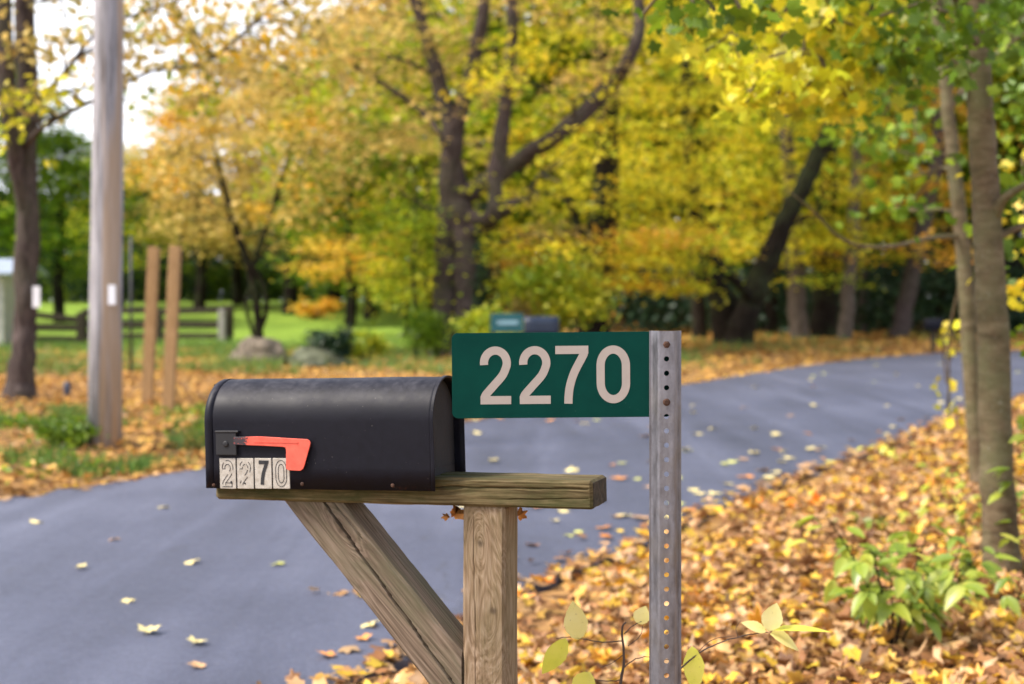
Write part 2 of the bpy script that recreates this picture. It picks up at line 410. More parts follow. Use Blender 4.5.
    # thickness of the asphalt at the two edges
rf = [(k * n_ac + j, (k + 1) * n_ac + j, (k + 1) * n_ac + j + 1, k * n_ac + j + 1) for k in range(len(NE) - 1) for j in range(n_ac - 1)]
base_n = len(rv)
for side, j in ((0, 0), (1, n_ac - 1)):
    for k in range(len(NE)): v = rv[k * n_ac + j]; rv.append((v[0], v[1], -.06))
for side, j in ((0, 0), (1, n_ac - 1)):
    for k in range(len(NE) - 1):
        o_ = base_n + side * len(NE)
        rf.append((k * n_ac + j, (k + 1) * n_ac + j, o_ + k + 1, o_ + k))
road = mesh_obj('road', rv, rf, asphalt(), smooth_sh=False); tag(road, kind='structure')
def road_z(x, y):
    P = np.array([[x, y]]); a = -seg_dist(P, NE)[0]; b_ = seg_dist(P, FE)[0]
    t = a / max(a + b_, 1e-6); return .028 + .045 * (1 - (2 * t - 1) ** 2)

# ------------------------------------------------------------------ leaves
def star(pts):  # polar outline (deg, r), one half, mirrored
    h = [(math.radians(a), r) for a, r in pts]
    full = h + [(math.pi - a, r) for a, r in reversed(h) if abs(a - math.pi / 2) > 1e-3 and abs(a + math.pi / 2) > 1e-3]
    return np.array([(0, 0)] + [(r * math.cos(a), r * math.sin(a)) for a, r in full])
# halves go from -90 deg (stalk) up to 90 deg (tip) on the right side
MAPLE = star([(-90, .22), (-62, .46), (-20, .70), (8, .56), (34, .90), (48, .72), (66, .56), (80, .80), (90, .98)])
MAPLE_HQ = star([(-90, .2), (-70, .42), (-45, .48), (-28, .70), (-16, .58), (-8, .64), (6, .50), (18, .68), (24, .66), (34, .96), (42, .80), (50, .80), (58, .62), (66, .52), (72, .68), (76, .66), (82, .82), (90, 1.0)])
RHOMB = np.array([(0, 0), (0, -.8), (.62, -.05), (.35, .6), (0, 1.0), (-.35, .6), (-.62, -.05)])
DIAM = None
def leaf_cloud(name, pos, size, nrm, mat, parent=None, tmpl=RHOMB, curl=.25):
    """pos (n,3), size (n,), nrm (n,3): one small lobed face fan per leaf"""
    n = len(pos); k = len(tmpl)
    nrm = nrm / np.linalg.norm(nrm, axis=1, keepdims=True)
    h = rng.normal(size=(n, 3)); u = np.cross(nrm, h); u /= np.linalg.norm(u, axis=1, keepdims=True); v = np.cross(nrm, u)
    cur = rng.normal(0, curl, (n, 1)); cur2 = rng.normal(0, curl, (n, 1))
    tx, ty = tmpl[:, 0][None], tmpl[:, 1][None]
    asp = rng.uniform(.8, 1.1, (n, 1))
    lz = cur * np.abs(tx) + cur2 * ty * ty * .6
    V = pos[:, None, :] + size[:, None, None] * (u[:, None] * (tx * asp)[..., None] + v[:, None] * np.broadcast_to(ty, (n, k))[..., None] + nrm[:, None] * lz[..., None])
    fan = np.array([(0, i, i + 1 if i + 1 < k else 1) for i in range(1, k)])
    T = (np.arange(n)[:, None, None] * k + fan[None]).reshape(-1, 3)
    return np_mesh(name, V.reshape(-1, 3), T, mat, parent)

def sprays(centers, radii, per, size, droop=.15, tilt=.55):
    if size < .08 and per < 45: tilt = 1.5
    """leaf positions / normals for flattened sprays"""
    n = len(centers); m = n * per
    c = np.repeat(centers, per, 0); r = np.repeat(radii, per, 0)
    g = rng.normal(size=(m, 3)) * .5
    off = g * r
    rr = np.sqrt((off[:, 0] / r[:, 0]) ** 2 + (off[:, 1] / r[:, 1]) ** 2)
    off[:, 2] -= droop * r[:, 0] * rr ** 2
    pos = c + off
    nr = np.stack([rng.normal(0, tilt, m), rng.normal(0, tilt, m), np.ones(m)], 1)
    sz = size * rng.uniform(.7, 1.25, m)
    return pos, sz, nr

def limbs(skel, seed=0, n=9, rough=.2, jit=.28):
    """skeleton: list of (points, radii); returns MB with smooth resampled tubes"""
    mb = MB(); nodes = []
    for q, (pts, rad) in enumerate(skel):
        P = resample([tuple(p) for p in pts], 6)
        Rr = np.interp(np.linspace(0, len(pts) - 1, len(P)), range(len(pts)), rad)
        for i in range(1, len(P) - 1):
            P[i] += np.array([noise.noise(Vector((i * .4, q, seed))), noise.noise(Vector((i * .4, q + 5, seed))), 0]) * Rr[i] * jit
        mb.tube(P, list(Rr), n, rough=rough, seed=seed + q)
        nodes += [(Vector(p), r) for p, r in zip(P, Rr)]
    return mb, nodes

def connect(mb, nodes, centers, r0=.03, r1=.008, minz=2.0, rnd=random):
    """a thin bent branch from the nearest lower limb node to each spray"""
    cand = [(p, r) for p, r in nodes if p.z > minz] or nodes
    for c in centers:
        c = Vector(c)
        best = min(cand, key=lambda q: (q[0] - c).length + 1.2 * max(0, q[0].z - c.z) + 0.5 * q[1])
        p = best[0]; L = (c - p).length
        if L < .05: continue
        mid = p.lerp(c, .5) + Vector((rnd.uniform(-.1, .1), rnd.uniform(-.1, .1), .12 * rnd.uniform(0, 1))) * L
        pts = resample([tuple(p), tuple(p.lerp(mid, .55) + Vector((0, 0, .03 * L))), tuple(mid), tuple(c)], 3)
        a = min(r0, best[1] * .8) if L < 6 else r0
        mb.tube(pts, list(np.linspace(a, r1, len(pts))), 5, cap=False)
        cand.append((Vector(pts[len(pts) // 2]), (a + r1) / 2))

def rnd_in(boxes):
    """boxes: (n, px0, px1, py0, py1, Y0, Y1) -> centres"""
    out = []
    for (n, a, b_, c, d, e, f) in boxes:
        for _ in range(n):
            out.append(pix(random.uniform(a, b_), random.uniform(c, d), random.uniform(e, f)))
    return np.array([tuple(p) for p in out])

def tree(name, label, group, base, skel, crowns, bm=BARK, r0=.04, minz=1.8, seed=1, cat='tree', n=9):
    """crowns: list of (boxes, radii, per, leaf size, mat)"""
    rt = root(name, (0, 0, 0), label, cat, group)
    b0 = Vector((base[0], base[1], gz(base[0], base[1]) - .12))
    rt.location = b0; inv = -b0
    mb, nodes = limbs(skel, seed, n, .08 if n > 14 else .2, .15 if n > 14 else .28)
    # root flare
    allc = []
    for q, (cent, rad, per, size, mat) in enumerate(crowns):
        cent = cent if isinstance(cent, np.ndarray) else rnd_in(cent)
        rd = np.array([[rad[0] * s_, rad[1] * s_, rad[2] * s_] for s_ in rng.uniform(.7, 1.3, len(cent))])
        pos, sz, nr = sprays(cent, rd, per, size)
        o = leaf_cloud('crown', pos + np.array(inv), sz, nr, mat, rt, tmpl=(MAPLE if size < .08 and per < 45 else RHOMB))
        allc += list(cent)
    if allc: connect(mb, nodes, allc, r0=r0, minz=minz)
    mb.v = [tuple(Vector(v) + inv) for v in mb.v]
    mb.build('trunk', bm, rt, True)
    return rt

def S(lst):  # list of (px,py,Y) -> world points
    return [pix(*p) for p in lst]
def skel(*a):
    return [(S(p), r) for p, r in a]

TREES_MID = 'trees across the road'
# --- big twin-stem tree in the middle
by = 34.0
tree('maple_tree', 'large forked twin-stemmed tree with ivy, standing behind the green number sign', TREES_MID, (pix(452, 0, by).x, by),
     skel(([(446, 366, by), (447, 330, by), (446, 280, by), (449, 230, by), (451, 180, by), (452, 130, by), (440, 85, by), (424, 30, by), (412, -20, by), (395, -120, by)], [.50, .38, .33, .31, .29, .24, .19, .16, .13, .05]),
          ([(466, 366, by - .3), (468, 330, by - .3), (470, 290, by - .3), (468, 240, by - .2), (458, 200, by), (454, 160, by)], [.52, .4, .36, .34, .32, .2]),
          ([(452, 140, by), (462, 105, by), (474, 60, by), (484, 0, by), (490, -90, by)], [.24, .2, .17, .15, .07]),
          ([(463, 215, by), (492, 216, by - 1), (496, 170, by - 1), (504, 120, by - 1), (510, 60, by - 1), (512, 0, by - 1), (512, -90, by)], [.2, .17, .2, .17, .15, .12, .06]),
          ([(464, 195, by), (486, 183, by), (520, 160, by), (560, 132, by - 1), (600, 98, by - 1), (628, 60, by - 2), (640, 20, by - 2), (632, -40, by - 2)], [.28, .23, .21, .2, .18, .16, .14, .08]),
          ([(466, 236, by - .3), (484, 224, by - .5), (505, 208, by - 1), (528, 200, by - 1)], [.24, .2, .17, .06]),
          ([(448, 150, by), (430, 120, by + 1), (400, 95, by + 1), (360, 70, by + 1), (320, 40, by + 1)], [.1, .08, .07, .06, .03])),
     [([(46, 330, 520, -60, 170, 31, 40), (30, 480, 620, -80, 120, 30, 40), (22, 380, 560, -220, -60, 30, 38)], (.85, .85, .3), 54, .085, TAN),
      ([(30, 480, 640, 20, 260, 30, 38)], (.8, .8, .25), 56, .09, YEL), ([(110, 130, 430, -60, 125, 29, 38)], (.8, .8, .32), 30, .085, TAN),
      ([(16, 370, 440, 190, 300, 33, 37), (8, 470, 560, 230, 290, 33, 37)], (.8, .8, .5), 70, .08, YGR)], bm=BARKP, r0=.06)

# ivy climbing the right-hand stem
iv = []
for k in range(420):
    t = random.random(); yy = 362 - 160 * t; a = random.uniform(-1.3, .5)
    c = pix(468 + (4 if t > .5 else 0), yy, by - .3); rr = .33 + .1 * random.random()
    iv.append((c.x + rr * math.cos(a), c.y + rr * math.sin(a), c.z))
iv = np.array(iv); c0 = pix(468, 340, by)
o = leaf_cloud('climbing_ivy', iv, np.full(len(iv), .085) * rng.uniform(.7, 1.3, len(iv)), rng.normal(size=(len(iv), 3)) + np.array([0, -1, .3]), DGR)
tag(o, 'dark green ivy climbing the right stem of the forked tree', 'ivy')

# --- dark trunk behind the sign
y2 = 38.0
tree('maple_tree', 'dark-trunked yellow maple rising just above the digits of the green sign', TREES_MID, (pix(596, 0, y2).x, y2),
     skel(([(594, 348, y2), (596, 310, y2), (600, 260, y2), (604, 210, y2), (608, 160, y2), (606, 90, y2), (600, 20, y2), (596, -90, y2)], [.52, .44, .4, .37, .33, .27, .22, .1]),
          ([(598, 290, y2), (588, 250, y2), (574, 215, y2), (560, 180, y2)], [.16, .14, .12, .06])),
     [([(14, 500, 570, 130, 250, 34, 42), (14, 632, 700, 130, 250, 34, 42), (12, 570, 632, 140, 300, 38.8, 42), (36, 540, 700, -40, 130, 34, 43), (16, 520, 700, -200, -40, 34, 42)], (.9, .9, .24), 58, .09, YEL),
      ([(14, 500, 572, 190, 310, 33, 37)], (1.0, 1.0, .35), 60, .09, TAN),
      ([(11, 510, 578, 235, 318, 34, 37)], (1.0, 1.0, .3), 66, .09, ORA)], bm=BARKD, r0=.05)

# --- leaning dark trunk
y3 = 41.0
tree('leaning_maple_tree', 'black-trunked yellow maple leaning right over the far side of the road', TREES_MID, (pix(742, 0, y3).x, y3),
     skel(([(738, 356, y3), (742, 330, y3), (752, 300, y3), (766, 265, y3), (784, 225, y3), (806, 180, y3), (826, 138, y3), (850, 80, y3), (868, 20, y3), (880, -60, y3)], [.56, .42, .36, .32, .28, .26, .24, .2, .15, .08]),
          ([(730, 356, y3 + .8), (726, 320, y3 + .8), (716, 280, y3 + .8), (700, 230, y3 + .8), (690, 160, y3), (684, 60, y3)], [.6, .46, .36, .26, .2, .1]),
          ([(752, 300, y3), (735, 280, y3 - 1), (716, 262, y3 - 2), (690, 240, y3 - 3)], [.2, .15, .11, .05])),
     [([(34, 600, 708, 170, 262, 34, 43), (26, 715, 870, 150, 262, 42.6, 47), (22, 600, 705, 235, 290, 33, 38), (34, 640, 860, 20, 105, 36, 44), (10, 640, 740, 100, 180, 36, 42)], (1.0, 1.0, .16), 62, .09, YEL),
      ([(16, 640, 712, 130, 290, 35, 44), (22, 730, 880, 120, 285, 42.8, 47), (26, 660, 860, -60, 100, 36, 44)], (.95, .95, .2), 60, .09, YGR),
      ([(12, 610, 700, 225, 288, 33, 38)], (1.1, 1.1, .18), 64, .09, ORA)], bm=BARKD, r0=.05)

# --- other trunks along the woods edge
specs = [  # px, Y, half-width m, lean px at top, material, label
    (700, 48, .30, -6, BARKD, 'black trunk in deep shade just right of the perforated metal post'),
    (770, 52, .30, 4, BARKD, 'slim dark trunk behind the leaning maple'),
    (800, 46, .36, -8, BARKG, 'grey trunk right of the leaning maple, first of the roadside row'),
    (824, 47, .50, 3, BARKD, 'thick black trunk between two grey ones on the far roadside'),
    (845, 45, .26, 8, BARKG, 'palest grey trunk in the far roadside row'),
    (862, 54, .24, 3, BARKP, 'thin grey trunk set back in the far roadside row'),
    (898, 47, .36, 26, BARKP, 'brown trunk leaning right beyond the bend of the road'),
    (938, 56, .22, 14, BARKD, 'small dark trunk beyond the bend, left of the near bare trunks')]
for i, (px_, Y, hw, ln, bmt, lab) in enumerate(specs):
    top = -160
    g0 = gz((px_ - 512) / FPX * Y, Y); pyb = HOR + (CZ - g0) / Y * FPX
    pts = [(px_ + ln * (pyb - q) / 120, q, Y) for q in (pyb + 3, 310, 270, 220, 160, 60, -60, top)]
    pts = [(min(a, px_ + ln * 1.6) if ln > 0 else max(a, px_ + ln * 2), b_, c) for a, b_, c in pts]
    hw *= .82; rr = [hw * 1.2, hw * 1.05, hw, hw * .9, hw * .8, hw * .65, hw * .45, hw * .15]
    mt = (YEL, YGR, YEL, YGR, YEL, YEL, ORA if i == 6 else YEL, YGR)[i]
    c = px_ + ln
    tree('roadside_tree', lab, 'row of trees along the far side of the bend', (pix(px_, 0, Y).x, Y), skel((pts, rr)),
         [([(22, c - 70, c + 70, 120, 262, max(Y - 5, 43), Y + 4), (16, c - 80, c + 80, -40, 130, Y - 4, Y + 5), (8, c - 70, c + 70, -160, -40, Y - 4, Y + 4)], (1.1, 1.1, .24), 56, .11, mt),
          ([(14, c - 70, c + 70, 0, 250, max(Y - 3, 43), Y + 6)], (1.1, 1.1, .28), 52, .11, (YGR, GRN, ORA, YEL)[i % 4])], bm=bmt, seed=i + 3, n=8)

# --- left: tree beside the pole, two stems
yA = 18.9
tree('roadside_maple', 'straight grey-brown trunk with a white tag, left of the wooden utility pole', 'trees on the left verge', (pix(22, 0, yA).x, yA),
     skel(([(20, 402, yA), (23, 370, yA), (25, 320, yA), (27, 250, yA), (27, 180, yA), (27, 100, yA), (25, 20, yA), (22, -80, yA), (15, -240, yA)], [.26, .175, .155, .15, .145, .14, .135, .12, .05]),
          ([(26, 225, yA), (17, 170, yA - .2), (9, 110, yA - .4), (5, 40, yA - .5), (2, -60, yA - .5)], [.06, .10, .12, .12, .08]),
          ([(26, 110, yA), (60, 78, yA - 1), (100, 30, yA - 2), (150, 10, yA - 2), (210, -10, yA - 2)], [.045, .03, .022, .018, .01]),
          ([(20, 150, yA), (50, 122, yA - 1), (95, 100, yA - 2), (150, 72, yA - 2), (205, 62, yA - 2), (255, 22, yA - 2), (290, -5, yA - 2)], [.045, .034, .026, .022, .019, .016, .01])),
     [([(14, -40, 60, -60, 110, 16.5, 19), (34, 40, 340, -80, 85, 16, 19), (7, 130, 290, 0, 70, 18, 20), (20, -120, 220, -300, -80, 17, 23)], (.55, .55, .22), 26, .075, TAN),
      ([(5, -20, 60, 60, 180, 16.5, 18)], (.5, .5, .15), 22, .07, YEL), ([(12, 130, 330, -20, 90, 17, 19)], (.5, .5, .2), 20, .07, ORA), ([(10, 40, 240, -30, 110, 17, 19)], (.6, .6, .3), 22, .07, YGR)], bm=BARKP, r0=.03, minz=3)

# --- small many-stemmed golden tree behind the boulder
yB = 33.0
tree('small_golden_tree', 'small crooked golden-leaved tree growing beside the boulder on the lawn edge', None, (pix(262, 0, yB).x, yB),
     skel(([(264, 356, yB), (259, 330, yB), (256, 300, yB), (250, 270, yB), (238, 235, yB), (228, 200, yB), (215, 150, yB)], [.13, .1, .1, .09, .08, .07, .03]),
          ([(260, 330, yB), (266, 310, yB), (263, 285, yB), (250, 262, yB)], [.07, .06, .06, .05]),
          ([(252, 272, yB), (262, 240, yB), (275, 200, yB), (290, 150, yB)], [.07, .06, .05, .03]),
          ([(252, 282, yB), (246, 305, yB), (254, 335, yB), (263, 352, yB)], [.05, .045, .045, .06])),
     [([(38, 130, 340, 130, 225, 30, 36), (18, 150, 400, 90, 160, 31, 37), (14, 300, 420, 110, 200, 31, 36)], (.75, .75, .28), 50, .08, TAN),
      ([(18, 140, 360, 100, 240, 30, 35)], (.7, .7, .28), 50, .08, ORA)], bm=BARKD, r0=.025, minz=1.5)
# clump of golden shrub maple under the middle of the lawn view
for (px0, px1, py0, py1, Y, mt, lab, nm, nn) in [
    (300, 400, 235, 278, 50, ORA, 'golden orange young maple with low branches beyond the lawn', 'young_maple', 26),
    (375, 435, 262, 296, 50, YEL, 'yellow young maple at the lawn edge left of the ivy-clad tree', 'young_maple', 16)]:
    cx = (px0 + px1) / 2; pb = HOR + (CZ - gz((cx - 512) / FPX * Y, Y)) / Y * FPX
    tree(nm, lab, 'young maples at the lawn edge', (pix(cx, 0, Y).x, Y),
         skel(([(cx, pb + 3, Y), (cx + 2, pb - 25, Y), (cx - 2, (py0 + py1) / 2, Y), (cx + 3, py0, Y)], [.12, .09, .07, .03])),
         [([(nn, px0, px1, py0, py1, Y - 2, Y + 2)], (.95, .95, .25), 62, .09, mt)], bm=BARKD, r0=.02, minz=1.2)
# slim saplings left of the big tree
for (px_, Y, lab) in ((415, 33, 'slim dark sapling stem left of the ivy-clad tree'), (428, 35, 'second slim sapling, nearer the ivy-clad trunk')):
    pb = HOR + (CZ - gz((px_ - 512) / FPX * Y, Y)) / Y * FPX
    tree('sapling', lab, 'saplings by the big tree', (pix(px_, 0, Y).x, Y),
         skel(([(px_, pb + 2, Y), (px_ + 2, 320, Y), (px_ - 2, 270, Y), (px_ + 1, 210, Y), (px_ - 3, 160, Y)], [.06, .05, .045, .04, .02])),
         [([(16, px_ - 45, px_ + 18, 170, 300, Y - 2, Y + 2)], (.8, .8, .4), 56, .08, YGR)], bm=BARKD, r0=.015)

# --- near right: two slim maples on the leafy bank
yR = 6.9
tree('young_maple_tree', 'nearer and thicker of the two smooth bare trunks on the leafy right bank', 'slim maples on the right bank', (pix(992, 0, yR).x, yR),
     skel(([(1002, 568, yR), (1001, 545, yR), (998, 500, yR), (995, 420, yR), (993, 330, yR), (988, 240, yR), (983, 150, yR), (978, 60, yR), (975, 0, yR), (968, -90, yR), (960, -300, yR), (950, -520, yR)],
           [.098, .088, .083, .079, .075, .071, .064, .058, .055, .05, .04, .02]),
          ([(992, 225, yR), (1003, 200, yR - .1), (1030, 182, yR - .2), (1080, 150, yR - .3)], [.035, .022, .016, .008]),
          ([(994, 240, yR), (1008, 232, yR), (1040, 220, yR), (1090, 205, yR)], [.03, .018, .014, .008]),
          ([(968, -90, yR), (900, -220, yR - .5), (800, -380, yR - 1)], [.04, .03, .015]),
          ([(968, -60, yR), (1060, -240, yR), (1180, -380, yR)], [.04, .03, .015])),
     [([(10, 850, 1000, -60, 30, 6.0, 7.4), (8, 880, 960, 30, 70, 6.2, 7.5), (7, 1012, 1070, 10, 180, 7.2, 9), (7, 1035, 1080, 180, 330, 7, 8.6), (22, 900, 1400, -620, -160, 6, 10)], (.34, .34, .12), 30, .05, GRN),
      ([(3, 1005, 1050, 330, 470, 7, 8.4)], (.2, .2, .12), 12, .05, GRN),
      ([(5, 1020, 1050, 130, 300, 8.6, 9.8)], (.3, .3, .12), 14, .06, YEL)], bm=BARKS, r0=.012, minz=1.6, seed=5, n=20)
yR2 = 10.5
tree('young_maple_tree', 'farther, thinner and left-leaning of the two bare trunks on the right bank', 'slim maples on the right bank', (pix(972, 0, yR2).x, yR2),
     skel(([(980, 486, yR2), (977, 460, yR2), (972, 400, yR2), (968, 320, yR2), (962, 240, yR2), (953, 160, yR2), (946, 90, yR2), (938, 20, yR2), (925, -90, yR2), (900, -260, yR2)],
           [.075, .062, .054, .058, .054, .05, .046, .042, .035, .02]),
          ([(959, 236, yR2), (930, 238, yR2 - .3), (895, 246, yR2 - .6), (862, 246, yR2 - .9), (838, 236, yR2 - 1.1), (812, 210, yR2 - 1.3), (790, 192, yR2 - 1.5)], [.02, .016, .014, .012, .01, .008, .004]),
          ([(948, 110, yR2), (980, 70, yR2), (1040, 20, yR2)], [.03, .02, .01])),
     [([(7, 880, 955, 150, 220, 10.4, 11.5)], (.32, .32, .1), 12, .065, GRN),
      ([(26, 830, 1060, -60, 150, 11, 14.5), (20, 700, 1150, -400, -60, 9, 15)], (.6, .6, .2), 44, .07, GRN),
      ([(3, 925, 960, 375, 430, 11.2, 11.5), (3, 940, 960, 315, 350, 11, 11.4)], (.12, .12, .14), 6, .055, YEL)], bm=BARKS, r0=.012, minz=1.6, seed=8, n=16)

# --- overhead maple limb with large yellow leaves, rooted right of the frame
yM = 7.2
bx_ = 4.6
tree('yellow_maple', 'large yellow maple leaves hanging into the top of the view from a limb overhead', None, (bx_, 5.4),
     [([Vector((bx_, 5.4, .1)), Vector((bx_ + .05, 5.4, 1.2)), Vector((bx_ - .05, 5.5, 2.6)), Vector((bx_ - .3, 5.7, 3.8)), Vector((bx_ - .8, 6.0, 5.2))], [.24, .17, .15, .13, .07]),
      ([Vector((bx_ - .15, 5.55, 3.1)), Vector((3.2, 6.2, 3.7)), Vector((2.2, 6.6, 3.75)), Vector((1.4, 6.9, 3.5)), Vector((.9, 7.0, 3.2))], [.08, .06, .045, .03, .012]),
      ([Vector((2.6, 6.4, 3.7)), Vector((1.6, 5.6, 3.6)), Vector((.8, 5.2, 3.2)), Vector((.5, 5.0, 2.9))], [.04, .03, .02, .01])],
     [([(34, 700, 880, -50, 70, 6.4, 7.6), (17, 728, 850, 60, 108, 6.3, 7.2), (9, 790, 880, 60, 112, 6.6, 7.2)], (.2, .2, .1), 17, .053, YEL),
      ([(4, 605, 760, 0, 20, 4.9, 5.6), (8, 640, 780, -80, -15, 4.9, 5.8), (8, 560, 900, -260, -90, 5, 7.5)], (.22, .22, .08), 14, .05, GRN)], bm=BARKS, r0=.01, minz=2.6, n=12)

# --- background trees: prototypes copied, each with its own trunk and crown
def proto(mat, h, seed, leaf=.16, low=.25):
    rt = root('background_tree', (0, 0, 0), 'x', 'tree', None)
    rnd = random.Random(seed)
    sk = [([Vector((0, 0, -.2)), Vector((.1, 0, h * .25)), Vector((-.1, .1, h * .5)), Vector((.1, 0, h * .8))], [.34, .26, .2, .06])]
    cents = []
    for _ in range(95):
        t = rnd.random() ** .8; z = h * (low + (1 - low) * t); rad = h * .30 * math.sin(math.pi * min(1, (.16 + .84 * t)) ) ** .6 + .4
        a = rnd.uniform(0, 6.283); r = rad * math.sqrt(rnd.uniform(.15, 1))
        cents.append((r * math.cos(a), r * math.sin(a), z))
    cents = np.array(cents)
    mb, nodes = limbs(sk, seed, 8)
    connect(mb, nodes, cents[::2], r0=.06, r1=.015, minz=h * .15, rnd=rnd)
    rd = np.array([[1.0, 1.0, .42]]) * rng.uniform(.7, 1.3, (len(cents), 1)) * h / 9
    pos, sz, nr = sprays(cents, rd, 70, leaf)
    leaf_cloud('crown', pos, sz, nr, mat, rt)
    mb.build('trunk', BARKD, rt, True)
    return rt
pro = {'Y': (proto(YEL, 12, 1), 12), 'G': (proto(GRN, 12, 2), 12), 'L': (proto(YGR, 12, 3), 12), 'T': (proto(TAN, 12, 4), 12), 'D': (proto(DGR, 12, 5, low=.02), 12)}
word = {'Y': 'yellow', 'G': 'mid green', 'L': 'yellow-green', 'T': 'tan gold', 'D': 'dark evergreen'}
used = set()
def copy_tree(o):
    c = o.copy(); C.objects.link(c)
    for ch in [x for x in o.children]:
        d = ch.copy(); C.objects.link(d); d.parent = c
    return c
bgt = [  # kind, px, Y, top py, width factor, place phrase
    ('D', 175, 92, 150, 1.0, 'behind the split-rail fence and the brown stakes'),
    ('D', 300, 94, 170, 1.1, 'behind the small golden tree beyond the lawn'),
    ('D', 235, 88, 215, 1.0, 'low and dark beyond the lawn behind the fence end'),
    ('D', 350, 96, 190, 1.0, 'at the back of the lawn left of the forked tree'),
    ('G', 60, 60, 135, 1.2, 'between the left trunk and the utility pole'),
    ('G', -20, 56, 60, 1.2, 'at the left edge behind the shed roof'),
    ('L', 120, 72, 150, 1.0, 'directly behind the utility pole'),
    ('D', 95, 80, 160, 1.2, 'behind the fence left of the utility pole'),
    ('T', 200, 70, 92, 1.1, 'above the small golden tree'),
    ('T', 290, 66, 72, 1.1, 'left of the forked tree, tall against the sky'),
    ('L', 370, 62, 40, 1.1, 'close left of the forked tree'),
    ('L', 440, 70, 30, 1.2, 'straight behind the forked tree'),
    ('T', 238, 76, 55, .9, 'thin-topped above the two brown stakes'),
    ('T', 392, 78, -10, 1.0, 'tallest of the pale ones behind the forked tree'),
    ('T', 335, 74, 30, 1.0, 'pale and tall just left of the forked tree'),
    ('D', 150, 84, 165, 1.2, 'low behind the two brown stakes'),
    ('G', 350, 58, 150, .9, 'left of the two slim saplings'),
    ('G', 400, 80, 120, 1.1, 'low behind the saplings beside the forked tree'),
    ('L', 500, 60, -40, 1.1, 'right of the forked tree behind its long limb'),
    ('G', 560, 66, -120, 1.2, 'behind the dark trunk left side'),
    ('L', 640, 66, -120, 1.2, 'between the two big dark-trunked maples'),
    ('G', 700, 66, -150, 1.2, 'behind the base of the leaning maple'),
    ('L', 770, 68, -160, 1.2, 'above the leaning trunk'),
    ('G', 840, 68, -160, 1.2, 'behind the palest grey roadside trunk'),
    ('Y', 900, 64, -160, 1.2, 'behind the trunk leaning right at the bend'),
    ('G', 950, 60, -160, 1.2, 'behind the far thin trunk on the bank'),
    ('L', 1010, 58, -160, 1.2, 'at the right edge beyond the bend'),
    ('G', 1080, 52, -160, 1.2, 'off the right edge beyond the bend'),
    ('D', 660, 84, 120, 1.3, 'deep in the woods behind the sign post'),
    ('D', 740, 86, 100, 1.3, 'deep in the woods behind the leaning maple'),
    ('D', 820, 84, 100, 1.3, 'deep in the woods behind the roadside row'),
    ('D', 900, 86, 100, 1.3, 'deep in the woods behind the bend'),
    ('D', 980, 82, 100, 1.3, 'deep in the woods at the right behind the near trunks'),
    ('D', 560, 90, 130, 1.3, 'deep in the woods behind the dark trunk'),
    ('D', 480, 92, 160, 1.2, 'deep in the woods behind the ivy-clad stem'),
    ('D', 1060, 80, 60, 1.3, 'deep in the woods off the right edge'),
    ('D', 10, 82, 120, 1.3, 'at the far left behind the shed'),
]
for i, (kd, px_, Y, tp, wf, ph) in enumerate(bgt):
    src, hh = pro[kd]
    o = src if kd not in used else copy_tree(src); used.add(kd)
    x = (px_ - 512) / FPX * Y; z0 = gz(x, Y); h = CZ + (HOR - tp) / FPX * Y - z0
    o.location = (x, Y, z0); s_ = h / hh
    o.scale = (max(s_ * wf, .8), max(s_ * wf, .8), s_); o.rotation_euler = (0, 0, random.uniform(0, 6.28))
    o['label'] = f'{word[kd]} tree {ph}'; o['group'] = 'background trees'

# far wood and undergrowth masses nobody could count
def mass(name, label, boxes_w, n, size, mat, low=0):
    ps = []
    for (x0, x1, y0, y1, h0, h1, k) in boxes_w:
        x = rng.uniform(x0, x1, k); y = rng.uniform(y0, y1, k)
        hh = np.array([h0 + (h1 - h0) * (.5 + .5 * noise.noise(Vector((a * .12, b_ * .12, 3.3)))) for a, b_ in zip(x, y)])
        z = ground_z(np.stack([x, y], 1)) + rng.uniform(0, 1, k) ** .8 * hh
        ps.append(np.stack([x, y, z], 1))
    pos = np.concatenate(ps); nr = rng.normal(size=pos.shape) + np.array([0, 0, .6])
    o = leaf_cloud(name, pos, size * rng.uniform(.6, 1.4, len(pos)), nr, mat)
    return tag(o, label, 'woods', kind='stuff')
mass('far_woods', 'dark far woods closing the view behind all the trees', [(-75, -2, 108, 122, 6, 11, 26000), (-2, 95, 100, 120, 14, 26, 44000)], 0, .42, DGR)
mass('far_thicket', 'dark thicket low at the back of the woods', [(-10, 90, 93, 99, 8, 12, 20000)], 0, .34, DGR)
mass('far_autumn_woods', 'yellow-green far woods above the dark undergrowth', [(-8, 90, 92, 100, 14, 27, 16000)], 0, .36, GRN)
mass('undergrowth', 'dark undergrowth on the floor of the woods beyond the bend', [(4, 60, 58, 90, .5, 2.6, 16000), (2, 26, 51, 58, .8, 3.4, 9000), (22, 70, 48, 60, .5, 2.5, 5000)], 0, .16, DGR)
mass('hedge_shrubs', 'green shrubs along the back of the lawn', [(-50, 0, 86, 92, 1.0, 3.6, 14000)], 0, .2, GRN)

